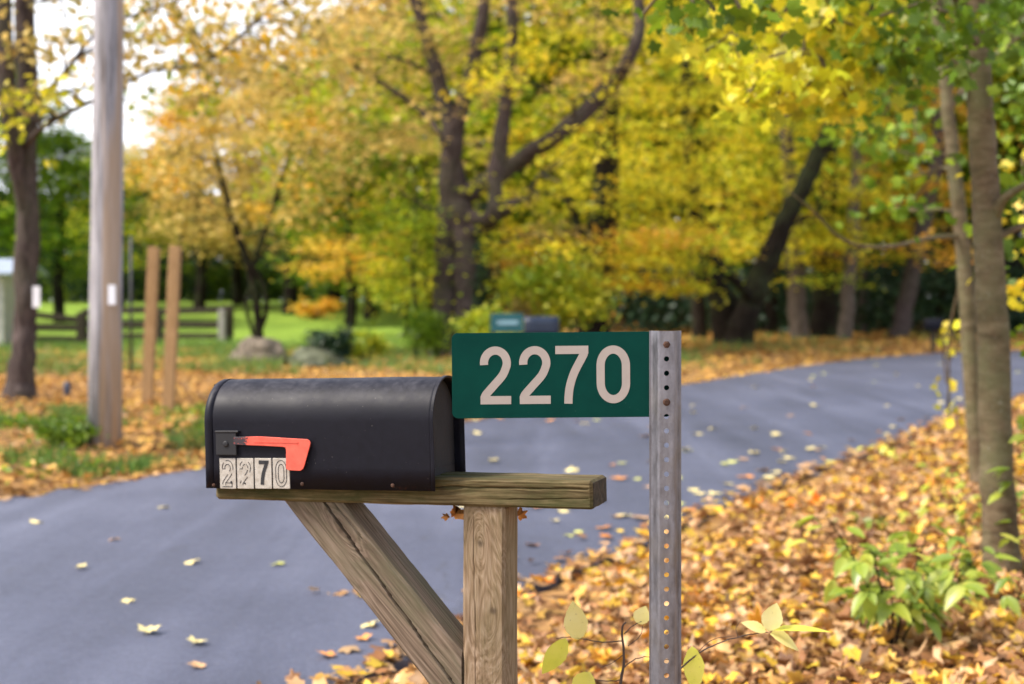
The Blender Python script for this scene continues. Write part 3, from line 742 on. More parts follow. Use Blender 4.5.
# ------------------------------------------------------------------ litter, grass, road leaves
def scatter(n, x0, x1, y0, y1, keep):
    x = rng.uniform(x0, x1, n); y = rng.uniform(y0, y1, n); P = np.stack([x, y], 1)
    return P[keep(P)]
def litter(name, label, P, size, mat, tmpl, lift=.02, tilt=.28, curl=.35):
    z = ground_z(P) + rng.uniform(.0, 1, len(P)) * lift + .006
    pos = np.column_stack([P, z])
    nr = np.stack([rng.normal(0, tilt, len(P)), rng.normal(0, tilt, len(P)), np.ones(len(P))], 1)
    o = leaf_cloud(name, pos, size * rng.uniform(.6, 1.25, len(P)), nr, mat, tmpl=tmpl, curl=curl)
    return tag(o, label, 'leaf litter', kind='stuff')
def dn(P): return seg_dist(P, NE)
def dfv(P): return -seg_dist(P, FE)
U = lambda P: rng.uniform(0, 1, len(P))
P = scatter(42000, -2.5, 6, 3.0, 10.5, lambda P: (dn(P) > .04) & (U(P) < sm(.0, .8, dn(P)) * .9 + .1) & (P[:, 0] < P[:, 1] * .42 + .5))
litter('leaf_litter', 'thick yellow, tan and orange fallen maple leaves covering the right bank', P, .049, LIT, MAPLE_HQ, .05, .42, .6)
P = scatter(40000, 0, 14, 9.5, 24, lambda P: (dn(P) > .05) & (U(P) < sm(-.05, .6, dn(P))) & (P[:, 0] < P[:, 1] * .42 + .5))
litter('leaf_litter', 'fallen leaves farther along the right bank towards the bend', P, .056, LIT, MAPLE, .05, .4, .55)
P = scatter(9000, 8, 40, 20, 34, lambda P: (dn(P) > -.05))
litter('leaf_litter', 'fallen leaves on the inside of the bend', P, .09, LITF, RHOMB, .04)
P = scatter(80000, -15, 3, 8.0, 40, lambda P: (dfv(P) > -.12) & (U(P) < .15 + .85 * (.5 + .5 * np.sin(P[:, 0] * 1.1 + 1) * np.sin(P[:, 1] * .8))) & (np.abs(P[:, 0]) < P[:, 1] * .42 + .5) & (U(P) < 1.25 - P[:, 1] / 40))
litter('leaf_litter', 'orange and yellow fallen leaves on the left verge round the utility pole', P, .065, LITF, MAPLE, .05, .35, .4)
P = scatter(30000, 1, 34, 19, 56, lambda P: (dfv(P) > -.12) & (P[:, 0] < P[:, 1] * .42 + 3))
litter('leaf_litter', 'brown-orange fallen leaves on the bank beyond the road', P, .10, LITF, RHOMB, .05)

for lab, poly_f, yr, n_, sg_ in (('loose leaves lapping onto the near edge of the asphalt', dn, (4.5, 20), 2600, -1), ('loose leaves along the far edge of the asphalt', dfv, (9, 34), 2600, -1)):
    x0_, x1_ = (-2, 8) if poly_f is dn else (-5, 9)
    Q = scatter(60000, x0_, x1_, yr[0], yr[1], lambda P: (poly_f(P) < .04) & (poly_f(P) > -.6) & (U(P) < np.exp(poly_f(P) / .06)))[:n_]
    zr = np.array([road_z(a, b_) for a, b_ in Q]) + .008 + rng.uniform(0, .02, len(Q))
    o = leaf_cloud('leaf_litter', np.column_stack([Q, zr]), .058 * rng.uniform(.6, 1.2, len(Q)), rng.normal(0, .22, (len(Q), 3)) + np.array([0, 0, 1]), LIT, tmpl=MAPLE, curl=.35)
    tag(o, lab, 'leaf litter', kind='stuff')

def grass(name, label, P, h, mat=GRS, per=5):
    n = len(P); P = np.repeat(P, per, 0); P = P + rng.normal(0, .04, P.shape)
    z = ground_z(P); m = len(P)
    hh = h * rng.uniform(.5, 1.3, m); a = rng.uniform(0, 6.28, m); wd = .006 + .01 * rng.random(m)
    ln = rng.normal(0, .35, (m, 2)) * hh[:, None]
    b0 = np.column_stack([P[:, 0] - np.cos(a) * wd, P[:, 1] - np.sin(a) * wd, z]); b1 = np.column_stack([P[:, 0] + np.cos(a) * wd, P[:, 1] + np.sin(a) * wd, z])
    tp = np.column_stack([P + ln, z + hh])
    V = np.stack([b0, b1, tp], 1).reshape(-1, 3); T = np.arange(m * 3).reshape(-1, 3)
    return tag(np_mesh(name, V, T, mat), label, 'grass', kind='stuff')
def patch(P, a, b_, th):
    return np.array([noise.noise(Vector((x * a, y * a, b_))) for x, y in P]) > th
P = scatter(9000, -9, 0, 9.5, 17, lambda P: (dfv(P) > .25)); P = P[patch(P, .9, 2, .08)]
grass('verge_grass', 'green grass tufts and weeds among the leaves on the left verge', P, .11)
P = scatter(17000, -20, 4, 25, 44, lambda P: (dfv(P) > 1.5)); P = P[patch(P, .5, 7, .0)]
grass('verge_grass', 'rough green grass between the verge and the split-rail fence', P, .22, per=3)
P = scatter(6000, 3, 24, 26, 50, lambda P: (dfv(P) > .8)); P = P[patch(P, .4, 5, .1)]
grass('verge_grass', 'sparse green grass at the foot of the roadside trunks', P, .2, per=3)
P = scatter(520, -7.5, -2, 9.6, 16.5, lambda P: (dfv(P) > .3)); P = P[patch(P, .6, 2, .0)]
P = np.repeat(P, 14, 0) + rng.normal(0, .09, (len(P) * 14, 2))
o = leaf_cloud('ground_cover', np.column_stack([P, ground_z(P) + rng.uniform(.02, .16, len(P))]), .032 * rng.uniform(.6, 1.3, len(P)), rng.normal(0, .6, (len(P), 3)) + np.array([0, 0, 1]), GRN)
tag(o, 'low broad-leaved weeds on the left verge by the road edge', 'ground cover', kind='stuff')

tmb = MB()
for k in range(150):
    x_, y_ = random.uniform(-.5, 5), random.uniform(5.2, 13)
    if dn(np.array([[x_, y_]]))[0] < .3: continue
    a = random.uniform(0, 6.28); L_ = random.uniform(.08, .35); z_ = gz(x_, y_) + .045
    tmb.tube([(x_, y_, z_), (x_ + L_ * .5 * math.cos(a), y_ + L_ * .5 * math.sin(a), z_ + .02), (x_ + L_ * math.cos(a + .3), y_ + L_ * math.sin(a + .3), z_)], [.0035, .003, .0015], 5)
tag(tmb.build('twig_litter', BARKD, None, True), 'thin dark twigs strewn over the leaves of the right bank', 'twigs', kind='stuff')

# leaves lying on the asphalt, one object each (mesh data shared by a few shapes)
def one_leaf(name, size, seed, mat, tmpl=MAPLE_HQ, curl=.3, stalk=True):
    r_ = np.random.default_rng(seed); k = len(tmpl)
    c1, c2 = r_.normal(0, curl, 2)
    v = [(size * x, size * y, size * (c1 * abs(x) * .7 + c2 * y * y * .5 + .12 + r_.normal(0, .03))) for x, y in tmpl]
    f = [(0, i, i + 1 if i + 1 < k else 1) for i in range(1, k)]
    if stalk:
        b = len(v); v += [(-.012 * size, -.12 * size, .1 * size), (.012 * size, -.12 * size, .1 * size), (.06 * size, -.95 * size, .06 * size)]; f.append((b, b + 1, b + 2))
    me = bpy.data.meshes.new(name); me.from_pydata(v, [], f); me.materials.append(mat); return me
pale = simple('pale_yellow_leaf', (.72, .60, .26), .7, sc_=30); tanl = simple('tan_leaf', (.55, .33, .16), .8, sc_=30); grl = simple('greenish_yellow_leaf', (.55, .55, .14), .7, sc_=30)
oral = simple('orange_leaf', (.62, .26, .06), .7, sc_=30)
LM = {}
for nm, mt in (('pale', pale), ('tan', tanl), ('green', grl), ('orange', oral)):
    LM[nm] = [one_leaf('fallen_leaf', 1.0, s_ + len(nm) * 7, mt) for s_ in range(3)]
lw = {'pale': 'pale yellow', 'tan': 'tan brown', 'green': 'greenish yellow', 'orange': 'orange'}
named = [(127, 601, 'pale', 'palest leaf right of centre on the road below the mailbox'), (148, 634, 'pale', 'pale yellow leaf flat on the road near the lower left'),
         (195, 645, 'pale', 'pale yellow leaf, left of the two lowest on the road'), (198, 667, 'tan', 'small tan leaf lowest of those left of the brace'),
         (80, 569, 'pale', 'pale leaf on the road near the left edge'), (38, 523, 'pale', 'small pale leaf on the road at the far left'),
         (113, 540, 'tan', 'tan leaf upright on the road below the utility pole'), (163, 508, 'pale', 'pale leaf on the road left of the mailbox door'),
         (367, 626, 'pale', 'pale yellow leaf on the road under the brace, upper of two'), (363, 640, 'orange', 'yellow-orange leaf on the road under the brace, lower of two'),
         (327, 658, 'orange', 'orange leaf on the road left of the brace foot'), (277, 565, 'green', 'greenish leaf on the road left of the brace top'),
         (190, 563, 'pale', 'small pale leaf in the middle of the road left of the brace'), (529, 546, 'orange', 'orange leaf on the road just right of the wooden post'),
         (554, 522, 'pale', 'larger pale leaf on the road below the beam end'), (570, 536, 'green', 'greenish yellow leaf below the beam end, left of its twin'),
         (577, 532, 'green', 'greenish yellow leaf below the beam end, right of its twin'), (603, 529, 'orange', 'orange-brown leaf between the beam end and the metal post'),
         (605, 543, 'tan', 'tan leaf between the beam end and the metal post'), (631, 541, 'pale', 'pale leaf just left of the metal post'),
         (524, 597, 'tan', 'tan leaf by the asphalt edge right of the wooden post'), (530, 599, 'orange', 'orange leaf by the asphalt edge near the wooden post')]
def road_leaf(px_, py_, kd, lab, first={}, sz=.062):
    Y = CZ * FPX / (py_ - HOR) * .965
    x = (px_ - 512) / FPX * Y; z = road_z(x, Y) if (dn(np.array([[x, Y]]))[0] < 0) else gz(x, Y) + .01
    Y = (CZ - z) * FPX / (py_ - HOR); x = (px_ - 512) / FPX * Y
    o = bpy.data.objects.new('fallen_leaf', random.choice(LM[kd])); C.objects.link(o)
    s_ = sz * random.uniform(.7, 1.25); o.scale = (s_, s_, s_); o.location = (x, Y, z + .004)
    o.rotation_euler = (random.gauss(0, .12), random.gauss(0, .12), random.uniform(0, 6.28))
    tag(o, lab, 'leaf', 'leaves scattered on the asphalt')
for a in named: road_leaf(*a)
cnt = 0
while cnt < 120:
    px_ = random.uniform(450, 1020)
    py_ = random.uniform(352, 520)
    Y = CZ * FPX / (py_ - HOR) * .97; x = (px_ - 512) / FPX * Y; q = np.array([[x, Y]])
    a, b_ = -dn(q)[0], -dfv(q)[0]
    if a < .05 or b_ < .05: continue
    if random.random() > (.16 + .8 * math.exp(-min(a, b_) / .7)): continue
    kd = random.choice(['pale', 'pale', 'pale', 'tan', 'green', 'orange'])
    zone = 'between the sign and the beam' if px_ < 650 else ('right of the metal post' if px_ < 800 else 'towards the bend')
    edge = 'near its leafy edge' if a < .8 else ('near its far edge' if b_ < .9 else 'in mid lane')
    road_leaf(px_, py_, kd, f'{lw[kd]} leaf on the road {zone}, {edge}', sz=.07); cnt += 1

# ------------------------------------------------------------------ roadside objects: pole, stakes, fence, boulder, shed
def pole_mat():
    m, nt, b = new_mat('weathered_pole_wood')
    co = objco(nt, (1, 1, .06)); f = noise_(nt, co, 34, 5, .6); s_ = noise_(nt, objco(nt, (1, 1, .04)), 5.5, 3, .5)
    col = ramp(nt, f, [(.3, (.10, .09, .09)), (.5, (.28, .265, .275)), (.75, (.50, .48, .50))])
    col = mixc(nt, ramp(nt, s_, [(.53, (0, 0, 0)), (.60, (.8, .8, .8))]), col, (.42, .29, .18))
    nt.links.new(col, b.inputs['Base Color']); b.inputs['Roughness'].default_value = .9; bump_(nt, f, .6, .01, b); return m
yp = 13.05
pr = root('utility_pole', (pix(105, 0, yp).x, yp, gz(pix(105, 0, yp).x, yp) - .1), 'weathered grey and brown wooden utility pole on the leafy left verge', 'utility pole')
inv = -Vector(pr.location)
mb = MB(); mb.tube([pix(105, 452, yp) + inv, pix(106, 300, yp) + inv, pix(108, 150, yp) + inv, pix(109, 0, yp) + inv, pix(112, -350, yp) + inv], [.156, .148, .141, .134, .116], 28, rough=.03)
mb.build('pole', pole_mat(), pr, True)
white = simple('white_plate', (.75, .75, .78), .5, var=.08); 
mb = MB(); p = pix(112, 295, yp - .17) + inv; mb.box(p.x - .035, p.x + .035, p.y - .008, p.y + .004, p.z - .09, p.z + .09)
bevel(mb.build('tag_plate', white, pr), .004)
mb = MB(); c_ = pix(96.5, 300, yp - .14) + inv   # conduit strip on the left of the pole
mb.tube([pix(94, 446, yp - .05) + inv, pix(95, 300, yp - .06) + inv, pix(97.5, 60, yp - .05) + inv, pix(98.5, -60, yp - .05) + inv], .02, 8)
mb.build('conduit', simple('grey_conduit', (.34, .34, .37), .5, var=.1), pr, True)

stake_wood = timber_mat('brown_stake_wood', (.24, .135, .055), (.38, .225, .10), (.48, .31, .16), dirt=.3)
def beam(mb, a, b_, w_, h_):
    d = (b_ - a); L = d.length; M = Matrix.Translation(a) @ d.to_track_quat('X', 'Z').to_matrix().to_4x4()
    mb.box(0, L, -w_ / 2, w_ / 2, -h_ / 2, h_ / 2, M)
def stick(name, a, b_, w_, h_, mat, parent=None, bev=.006):
    """single timber with its own local X along its length"""
    d = b_ - a; mb = MB(); mb.box(0, d.length, -w_ / 2, w_ / 2, -h_ / 2, h_ / 2)
    o = mb.build(name, mat, parent); o.matrix_local = Matrix.Translation(a) @ d.to_track_quat('X', 'Z').to_matrix().to_4x4()
    bevel(o, bev); return o
for (pb, pt, yb, ytp, Y, lab) in ((147, 154, 404, 247, 17.5, 'brown square wooden stake nearer the utility pole, leaning slightly right'),
                                 (168, 175.5, 412, 246, 16.5, 'taller-looking brown wooden stake right of its twin, before the fence')):
    o = stick('wooden_stake', pix(pb, yb + 5, Y), pix(pt, ytp, Y), .125, .125, stake_wood)
    tag(o, lab, 'stake', 'brown wooden stakes on the verge')

fence_wood = timber_mat('old_fence_wood', (.02, .014, .010), (.05, .036, .027), (.09, .07, .052), moss=.2)
pale_wood = timber_mat('pale_fence_wood', (.22, .19, .17), (.36, .32, .30), (.46, .43, .40))
yf = 44.0
fr = root('split_rail_fence', (pix(82, 0, yf).x, yf, gz(pix(82, 0, yf).x, yf)), 'dark old split-rail fence with three rails across the left lawn', 'fence')
inv = -Vector(fr.location)
def fp(px_, py_, Y=yf): return pix(px_, py_, Y) + inv
for i, px_ in enumerate((-58, 12, 82, 158, 229)):
    stick('fence_post', fp(px_, 347), fp(px_, 305 if i == 4 else 312), .34 if i == 2 else .26, .26, fence_wood, fr, .02)
o = stick('pale_post', fp(222, 347, yf - .3), fp(222, 309, yf - .3), .22, .2, pale_wood, fr, .02)
for i, (pa, pb) in enumerate(((-58, 12), (12, 82), (82, 158), (158, 229))):
    for (ya, yb) in ((314 + (i == 1) * -2, 320 if i == 1 else 313), (326, 328), (338, 339)):
        if i >= 2: ya -= 2; yb -= 3
        stick('rail', fp(pa, ya, yf - .05), fp(pb, yb, yf - .05), .12, .19, fence_wood, fr, .02)
# thin dark pole
px_ = 131; Y = 26; mb = MB(); a = pix(px_, 372, Y); b_ = pix(px_, 236, Y); mb.tube([a - a, (b_ - a) * .5, b_ - a], [.03, .028, .025], 8)
o = mb.build('thin_pole', simple('dark_steel', (.03, .03, .03), .5), None, True); o.location = a
tag(o, 'thin dark pole standing between the utility pole and the brown stakes', 'pole')
# small utility marker
a = pix(67, 408, 19.5); mb = MB(); mb.tube([(0, 0, -.1), (0, 0, .12), (0, 0, .18), (0, 0, .2)], [.05, .05, .042, .015], 14)
o = mb.build('utility_marker', simple('blue_grey_plastic', (.06, .07, .11), .5), None, True); o.location = (a.x, a.y, gz(a.x, a.y) + .04)
tag(o, 'small dark blue-grey marker stub in the leaves right of the left trunk', 'marker')
# white tag on left trunk
mb = MB(); a = pix(36.5, 297, yA - .22); mb.box(-.05, .05, -.006, .006, -.14, .14)
o = mb.build('trunk_tag', white); o.location = (a.x, a.y, a.z); bevel(o, .004); tag(o, 'small white tag fixed to the left grey-brown trunk', 'tag')

def rock(name, label, px_, py_, Y, rx, ry, rz, seed, mat):
    bm = bmesh.new(); bmesh.ops.create_icosphere(bm, subdivisions=5, radius=1)
    for v in bm.verts:
        n_ = noise.fractal(v.co * 1.3 + Vector((seed, 0, 0)), 1, 2, 5); v.co *= 1 + .28 * n_
        c = noise.cell(v.co * 1.1 + Vector((seed, 3, 1))); v.co *= 1 + .04 * c
        v.co = Vector((v.co.x * rx, v.co.y * ry, v.co.z * rz))
    me = bpy.data.meshes.new(name); bm.to_mesh(me); bm.free(); me.materials.append(mat)
    me.polygons.foreach_set('use_smooth', [True] * len(me.polygons))
    o = bpy.data.objects.new(name, me); C.objects.link(o); x = (px_ - 512) / FPX * Y; o.location = (x, Y, gz(x, Y) + rz * .35)
    return tag(o, label, 'boulder')
stone = simple('grey_stone', (.15, .12, .085), .9, sc_=2.5, bump=.5, var=.5)
rock('boulder', 'grey-brown boulder on the verge under the small golden tree', 258, 370, 29.5, .58, .5, .44, 2, stone)
rock('boulder', 'lower mossy rock half hidden by a dark shrub behind the mailbox', 318, 368, 28.5, .6, .4, .3, 6, simple('mossy_stone', (.12, .13, .08), .95, sc_=3, bump=.5, var=.5))

def shrub(name, label, px_, Y, w_, h_, n_, size, mat, group=None, mat2=None):
    x = (px_ - 512) / FPX * Y; z = gz(x, Y); rt = root(name, (x, Y, z), label, 'shrub', group)
    cs = []
    mb = MB()
    for k in range(14):
        a = random.uniform(0, 6.28); r = random.uniform(.3, 1) * w_; q = Vector((r * math.cos(a), r * math.sin(a) * .7, h_ * random.uniform(.35, .95)))
        mb.tube([(0, 0, -.05), q * .5 + Vector((0, 0, .12 * h_)), q], [.015, .01, .004], 5, cap=False); cs.append(tuple(q))
    cs = np.array(cs); pos, sz, nr = sprays(cs, np.full((len(cs), 3), .42 * w_) * np.array([1, 1, .6]), n_ // 14, size, tilt=.9)
    pos[:, 2] = np.maximum(pos[:, 2], .02)
    leaf_cloud('foliage', pos, sz, nr, mat, rt); mb.build('stems', BARKD, rt, True); return rt
shrub('shrub', 'dark green shrub right of the mossy rock behind the mailbox top', 330, 28.5, .45, .85, 1400, .05, DGR)
shrub('shrub', 'small yellow-green shrub between the rocks and the forked tree', 366, 29, .45, .7, 1200, .05, YGR)
shrub('shrub', 'orange-red low shrub at the far edge of the lawn', 315, 62, 1.1, .8, 650, .12, ORA)
shrub('shrub', 'green undergrowth at the foot of the ivy-clad tree', 440, 32, .7, 1.1, 1800, .06, GRN)
shrub('shrub', 'light green bush right of the ivy-clad tree above the sign', 545, 33, 1.5, 2.4, 3600, .07, YGR)
shrub('shrub', 'yellowish bush directly above the left corner of the sign', 500, 30, .8, 1.2, 2200, .06, YGR)
shrub('shrub', 'light shrub low beside the utility pole foot', 62, 12.9, .3, .22, 500, .035, GRN)
# shed at the left edge
ys = 40
sr = root('shed', (pix(-30, 0, ys).x, ys, gz(pix(-30, 0, ys).x, ys)), 'pale shed with blue-grey roof at the left edge', 'shed')
inv = -Vector(sr.location); c = pix(-30, 0, ys) + inv
mb = MB(); x1 = (pix(6, 0, ys) + inv).x; zt = (pix(0, 275, ys) + inv).z; mb.box(x1 - 2.6, x1, -.2, 2.2, -.1, zt); mb.build('wall', simple('pale_board', (.42, .40, .36), .8, sc_=5), sr)
v = [(x1 - 2.9, -.6, zt + .0), (x1 + .35, -.6, zt), (x1 + .35, 1.0, zt + .42), (x1 - 2.9, 1.0, zt + .42), (x1 - 2.9, 2.6, zt), (x1 + .35, 2.6, zt)]
v += [(a_, b_2, c_2 + .07) for a_, b_2, c_2 in v]
f = [(0, 1, 2, 3), (3, 2, 5, 4), (6, 9, 8, 7), (9, 10, 11, 8), (0, 6, 7, 1), (4, 5, 11, 10), (1, 7, 8, 2), (2, 8, 11, 5), (0, 3, 9, 6), (3, 4, 10, 9)]
mesh_obj('roof', v, f, simple('blue_grey_roof', (.30, .35, .42), .5, sc_=4), sr)

# ------------------------------------------------------------------ mailbox builder
def mailbox_profile(Wd, H, n=40, off=0):
    r = Wd / 2 + off; zc = H - Wd / 2; pts = [(-r, 0), (-r, zc * .33), (-r, zc * .66)]
    pts += [(r * math.cos(a), zc + (r) * math.sin(a)) for a in np.linspace(math.pi, 0, n)]
    pts += [(r, zc * .66), (r, zc * .33), (r, 0)]; return pts
def loft(profile, xs, dent=0, seed=0):
    v = []; f = []; n = len(profile)
    for i, x in enumerate(xs):
        for (y, z) in profile:
            d = dent * noise.noise(Vector((x * 7 + seed, y * 9, z * 9)))
            nrm = Vector((y, z - .12)).normalized() if z > .12 else Vector((math.copysign(1, y), 0))
            v.append((x, y + nrm.x * d, z + nrm.y * d))
    for i in range(len(xs) - 1):
        for k in range(n - 1):
            a = i * n + k; f.append((a, a + 1, a + n + 1, a + n))
    return v, f
def solidify(o, t, off=-1):
    m = o.modifiers.new('solid', 'SOLIDIFY'); m.thickness = t; m.offset = off; return o

def black_paint():
    m, nt, b = new_mat('aged_black_enamel')
    f = noise_(nt, objco(nt), 60, 5, .65); g = noise_(nt, objco(nt), 7, 4, .6); sp = noise_(nt, objco(nt), 330, 2, .5)
    tc = nt.nodes.new('ShaderNodeTexCoord'); sx = nt.nodes.new('ShaderNodeSeparateXYZ'); nt.links.new(tc.outputs['Object'], sx.inputs[0])
    col = ramp(nt, f, [(.3, (.002, .002, .0055)), (.7, (.0045, .0045, .010))])
    # dust lies on the upward facing crown
    g2 = nt.nodes.new('ShaderNodeNewGeometry'); sn = nt.nodes.new('ShaderNodeSeparateXYZ'); nt.links.new(g2.outputs['Normal'], sn.inputs[0])
    up = nt.nodes.new('ShaderNodeMapRange'); up.inputs[1].default_value = .35; up.inputs[2].default_value = 1.0; nt.links.new(sn.outputs[2], up.inputs[0])
    dust = math_(nt, 'MULTIPLY', up.outputs[0], ramp(nt, math_(nt, 'ADD', math_(nt, 'MULTIPLY', f, .5), math_(nt, 'MULTIPLY', noise_(nt, objco(nt, (1, 1, 1)), 26, 6, .75, .6), .5)), [(.36, (.05, .05, .05)), (.5, (.4, .4, .4)), (.66, (1, 1, 1))]), True)
    col = mixc(nt, dust, col, (.06, .058, .066))
    col = mixc(nt, ramp(nt, sp, [(.765, (0, 0, 0)), (.78, (.8, .8, .8))]), col, (.30, .27, .24))
    low = nt.nodes.new('ShaderNodeMapRange'); low.inputs[1].default_value = .012; low.inputs[2].default_value = .0; nt.links.new(sx.outputs[2], low.inputs[0])
    rm = math_(nt, 'MULTIPLY', math_(nt, 'ADD', low.outputs[0], .0), ramp(nt, noise_(nt, objco(nt), 40, 5, .7), [(.6, (0, 0, 0)), (.7, (.6, .6, .6))]))
    col = mixc(nt, rm, col, (.10, .035, .015))
    nt.links.new(col, b.inputs['Base Color'])
    nt.links.new(ramp(nt, math_(nt, 'ADD', math_(nt, 'MULTIPLY', g, .6), math_(nt, 'MULTIPLY', f, .4)), [(.35, (.46, .46, .46)), (.65, (.64, .64, .64))]), b.inputs['Roughness'])
    b.inputs['Specular IOR Level'].default_value = .2
    bump_(nt, math_(nt, 'ADD', math_(nt, 'MULTIPLY', g, 2.0), math_(nt, 'MULTIPLY', f, .25)), .12, .004, b)
    return m
BLK = black_paint()
X0, Y0, TH = -.0416, 2.8, R(18.5); cs_, sn_ = math.cos(TH), math.sin(TH)
def to_local(px_, py_, ly):
    """pixel -> (lx, z) on the vertical plane local y = ly of the mailbox stand (measuring helper)"""
    t = (px_ - 512) / FPX
    lx = (t * (Y0 + cs_ * ly) - X0 - sn_ * ly) / (cs_ + t * sn_); Y = Y0 - sn_ * lx + cs_ * ly
    return lx, CZ - (py_ - HOR) / FPX * Y
ML, MW, MH, MT = .494, .165, .216, R(1.7)
mo = (-.579, 1.0659)                 # stand-local x and world z of the door-end skirt
def stand(lx, ly, z): return Vector((X0 + cs_ * lx + sn_ * ly, Y0 - sn_ * lx + cs_ * ly, z))
mrot = Matrix.Rotation(-TH, 4, 'Z') @ Matrix.Rotation(-MT, 4, 'Y')
mbx = root('mailbox', stand(mo[0], 0, mo[1]), 'black arched metal mailbox with red flag on the wooden beam', 'mailbox', None, mrot.to_euler())
def mloc(px_, py_, ly=-MW / 2):
    lx, z = to_local(px_, py_, ly); dx, dz = lx - mo[0], z - mo[1]
    return dx * math.cos(MT) + dz * math.sin(MT), -dx * math.sin(MT) + dz * math.cos(MT)
xs = np.linspace(0.004, ML, 46)
v, f = loft(mailbox_profile(MW, MH), xs, dent=.0013, seed=3)
# rolled seam ring at the rear rim
o = mesh_obj('body', v, f, BLK, mbx, True); solidify(o, .0016)
v, f = loft(mailbox_profile(MW, MH, off=.0012), [ML - .006, ML - .004, ML, ML + .0012]); o = mesh_obj('rim', v, f, BLK, mbx, True); solidify(o, .0022)
# recessed rear panel
pr_ = mailbox_profile(MW, MH, off=-.0022)
vv = [(ML - .022 + .004 * math.sin(0), y, z) for y, z in pr_] + [(ML - .022, 0, MH * .45)]
ff = [(i, i + 1, len(pr_)) for i in range(len(pr_) - 1)] + [(len(pr_) - 1, 0, len(pr_))]
rustb = simple('rusty_black_metal', (.007, .005, .005), .85, var=.5, sc_=18, bump=.2)
o = mesh_obj('rear_panel', vv, ff, rustb, mbx); solidify(o, .0015)
mb = MB(); mb.box(.004, ML - .02, -MW / 2 + .003, MW / 2 - .003, .0365, .038); mb.build('floor_panel', BLK, mbx)
# door: a shallow pan over the front end, rounded rim
dv = []; df_ = []
rings = [(.010, .0026), (-.004, .0028), (-.0085, .001), (-.0105, -.003), (-.0105, -.010), (-.0085, -.013), (-.0085, -.06)]
for (x, off) in rings: dv += [(x, y, z + (0 if off > -.02 else 0)) for y, z in mailbox_profile(MW, MH, off=off)]
n_ = len(mailbox_profile(MW, MH))
for i in range(len(rings) - 1):
    for k in range(n_ - 1): a = i * n_ + k; df_.append((a, a + 1, a + n_ + 1, a + n_))
o = mesh_obj('door', dv, df_, BLK, mbx, True); solidify(o, .0014)
mb = MB(); mb.box(-.026, -.008, -.012, .012, MH - .012, MH - .008); mb.build('door_pull', BLK, o)
# flag bracket, flag
Yn = -MW / 2
bx0, bz1 = mloc(217.5, 432); bx1, bz0 = mloc(238.5, 455)
mb = MB(); mb.box(bx0, bx1, Yn - .0085, Yn + .001, bz0, bz1)
mb.box(bx0 - .001, bx1 + .006, Yn - .010, Yn + .0005, bz1 - .001, bz1 + .0035)
blk_pl = simple('black_plastic', (.005, .005, .007), .6, var=.2, sc_=40)
o = mb.build('flag_bracket', blk_pl, mbx); bevel(o, .0015)
mb = MB(); cxb, czb = (bx0 + bx1) / 2, (bz0 + bz1) / 2
mb.tube([(cxb, Yn - .0085, czb), (cxb, Yn - .0105, czb), (cxb, Yn - .011, czb)], [.006, .006, .004], 14); o = mb.build('pivot', blk_pl, o, True)
flag_px = [(236, 436.5), (262, 436), (298, 438.2), (309, 438.8), (311.5, 440), (312.6, 442.5), (311.8, 446), (306.5, 465), (305, 468.5), (302.5, 470.3), (291, 469.8), (288.6, 468.8), (288, 466), (288.2, 450), (287.5, 447.2), (285, 446.4), (262, 445.2), (236, 444.4)]
ol = [mloc(*p) for p in flag_px]
def red_plastic():
    m, nt, b = new_mat('sun_faded_red_plastic')
    f = noise_(nt, objco(nt), 45, 5, .6)
    col = ramp(nt, f, [(.3, (.60, .070, .042)), (.7, (.76, .12, .075))])
    tc = nt.nodes.new('ShaderNodeTexCoord'); sx = nt.nodes.new('ShaderNodeSeparateXYZ'); nt.links.new(tc.outputs['Object'], sx.inputs[0])
    e0 = mloc(252, 440)[0]; mr = nt.nodes.new('ShaderNodeMapRange'); mr.inputs[1].default_value = e0 + .006; mr.inputs[2].default_value = e0 - .012
    nt.links.new(sx.outputs[0], mr.inputs[0])
    ch = math_(nt, 'ADD', mr.outputs[0], math_(nt, 'MULTIPLY', math_(nt, 'SUBTRACT', noise_(nt, objco(nt, (1, 1, 2.2)), 170, 5, .7, .5), .5), 2.4))
    col = mixc(nt, ramp(nt, ch, [(.6, (0, 0, 0)), (.8, (1, 1, 1))]), col, (.03, .02, .025))
    nt.links.new(col, b.inputs['Base Color']); b.inputs['Roughness'].default_value = .5; return m
v, f = prism(ol, .0025); v = [(x, y + Yn - .007, z) for x, y, z in v]
o = mesh_obj('flag', v, f, red_plastic(), mbx); bevel(o, .0008, 2)
# raised rib along the flag arm
rb = [mloc(*p) for p in ((256, 440.3), (300, 441.6), (300, 442.8), (256, 441.8))]
v, f = prism(rb, .0012); v = [(x, y + Yn - .0094, z) for x, y, z in v]; mesh_obj('rib', v, f, o.data.materials[0], o)
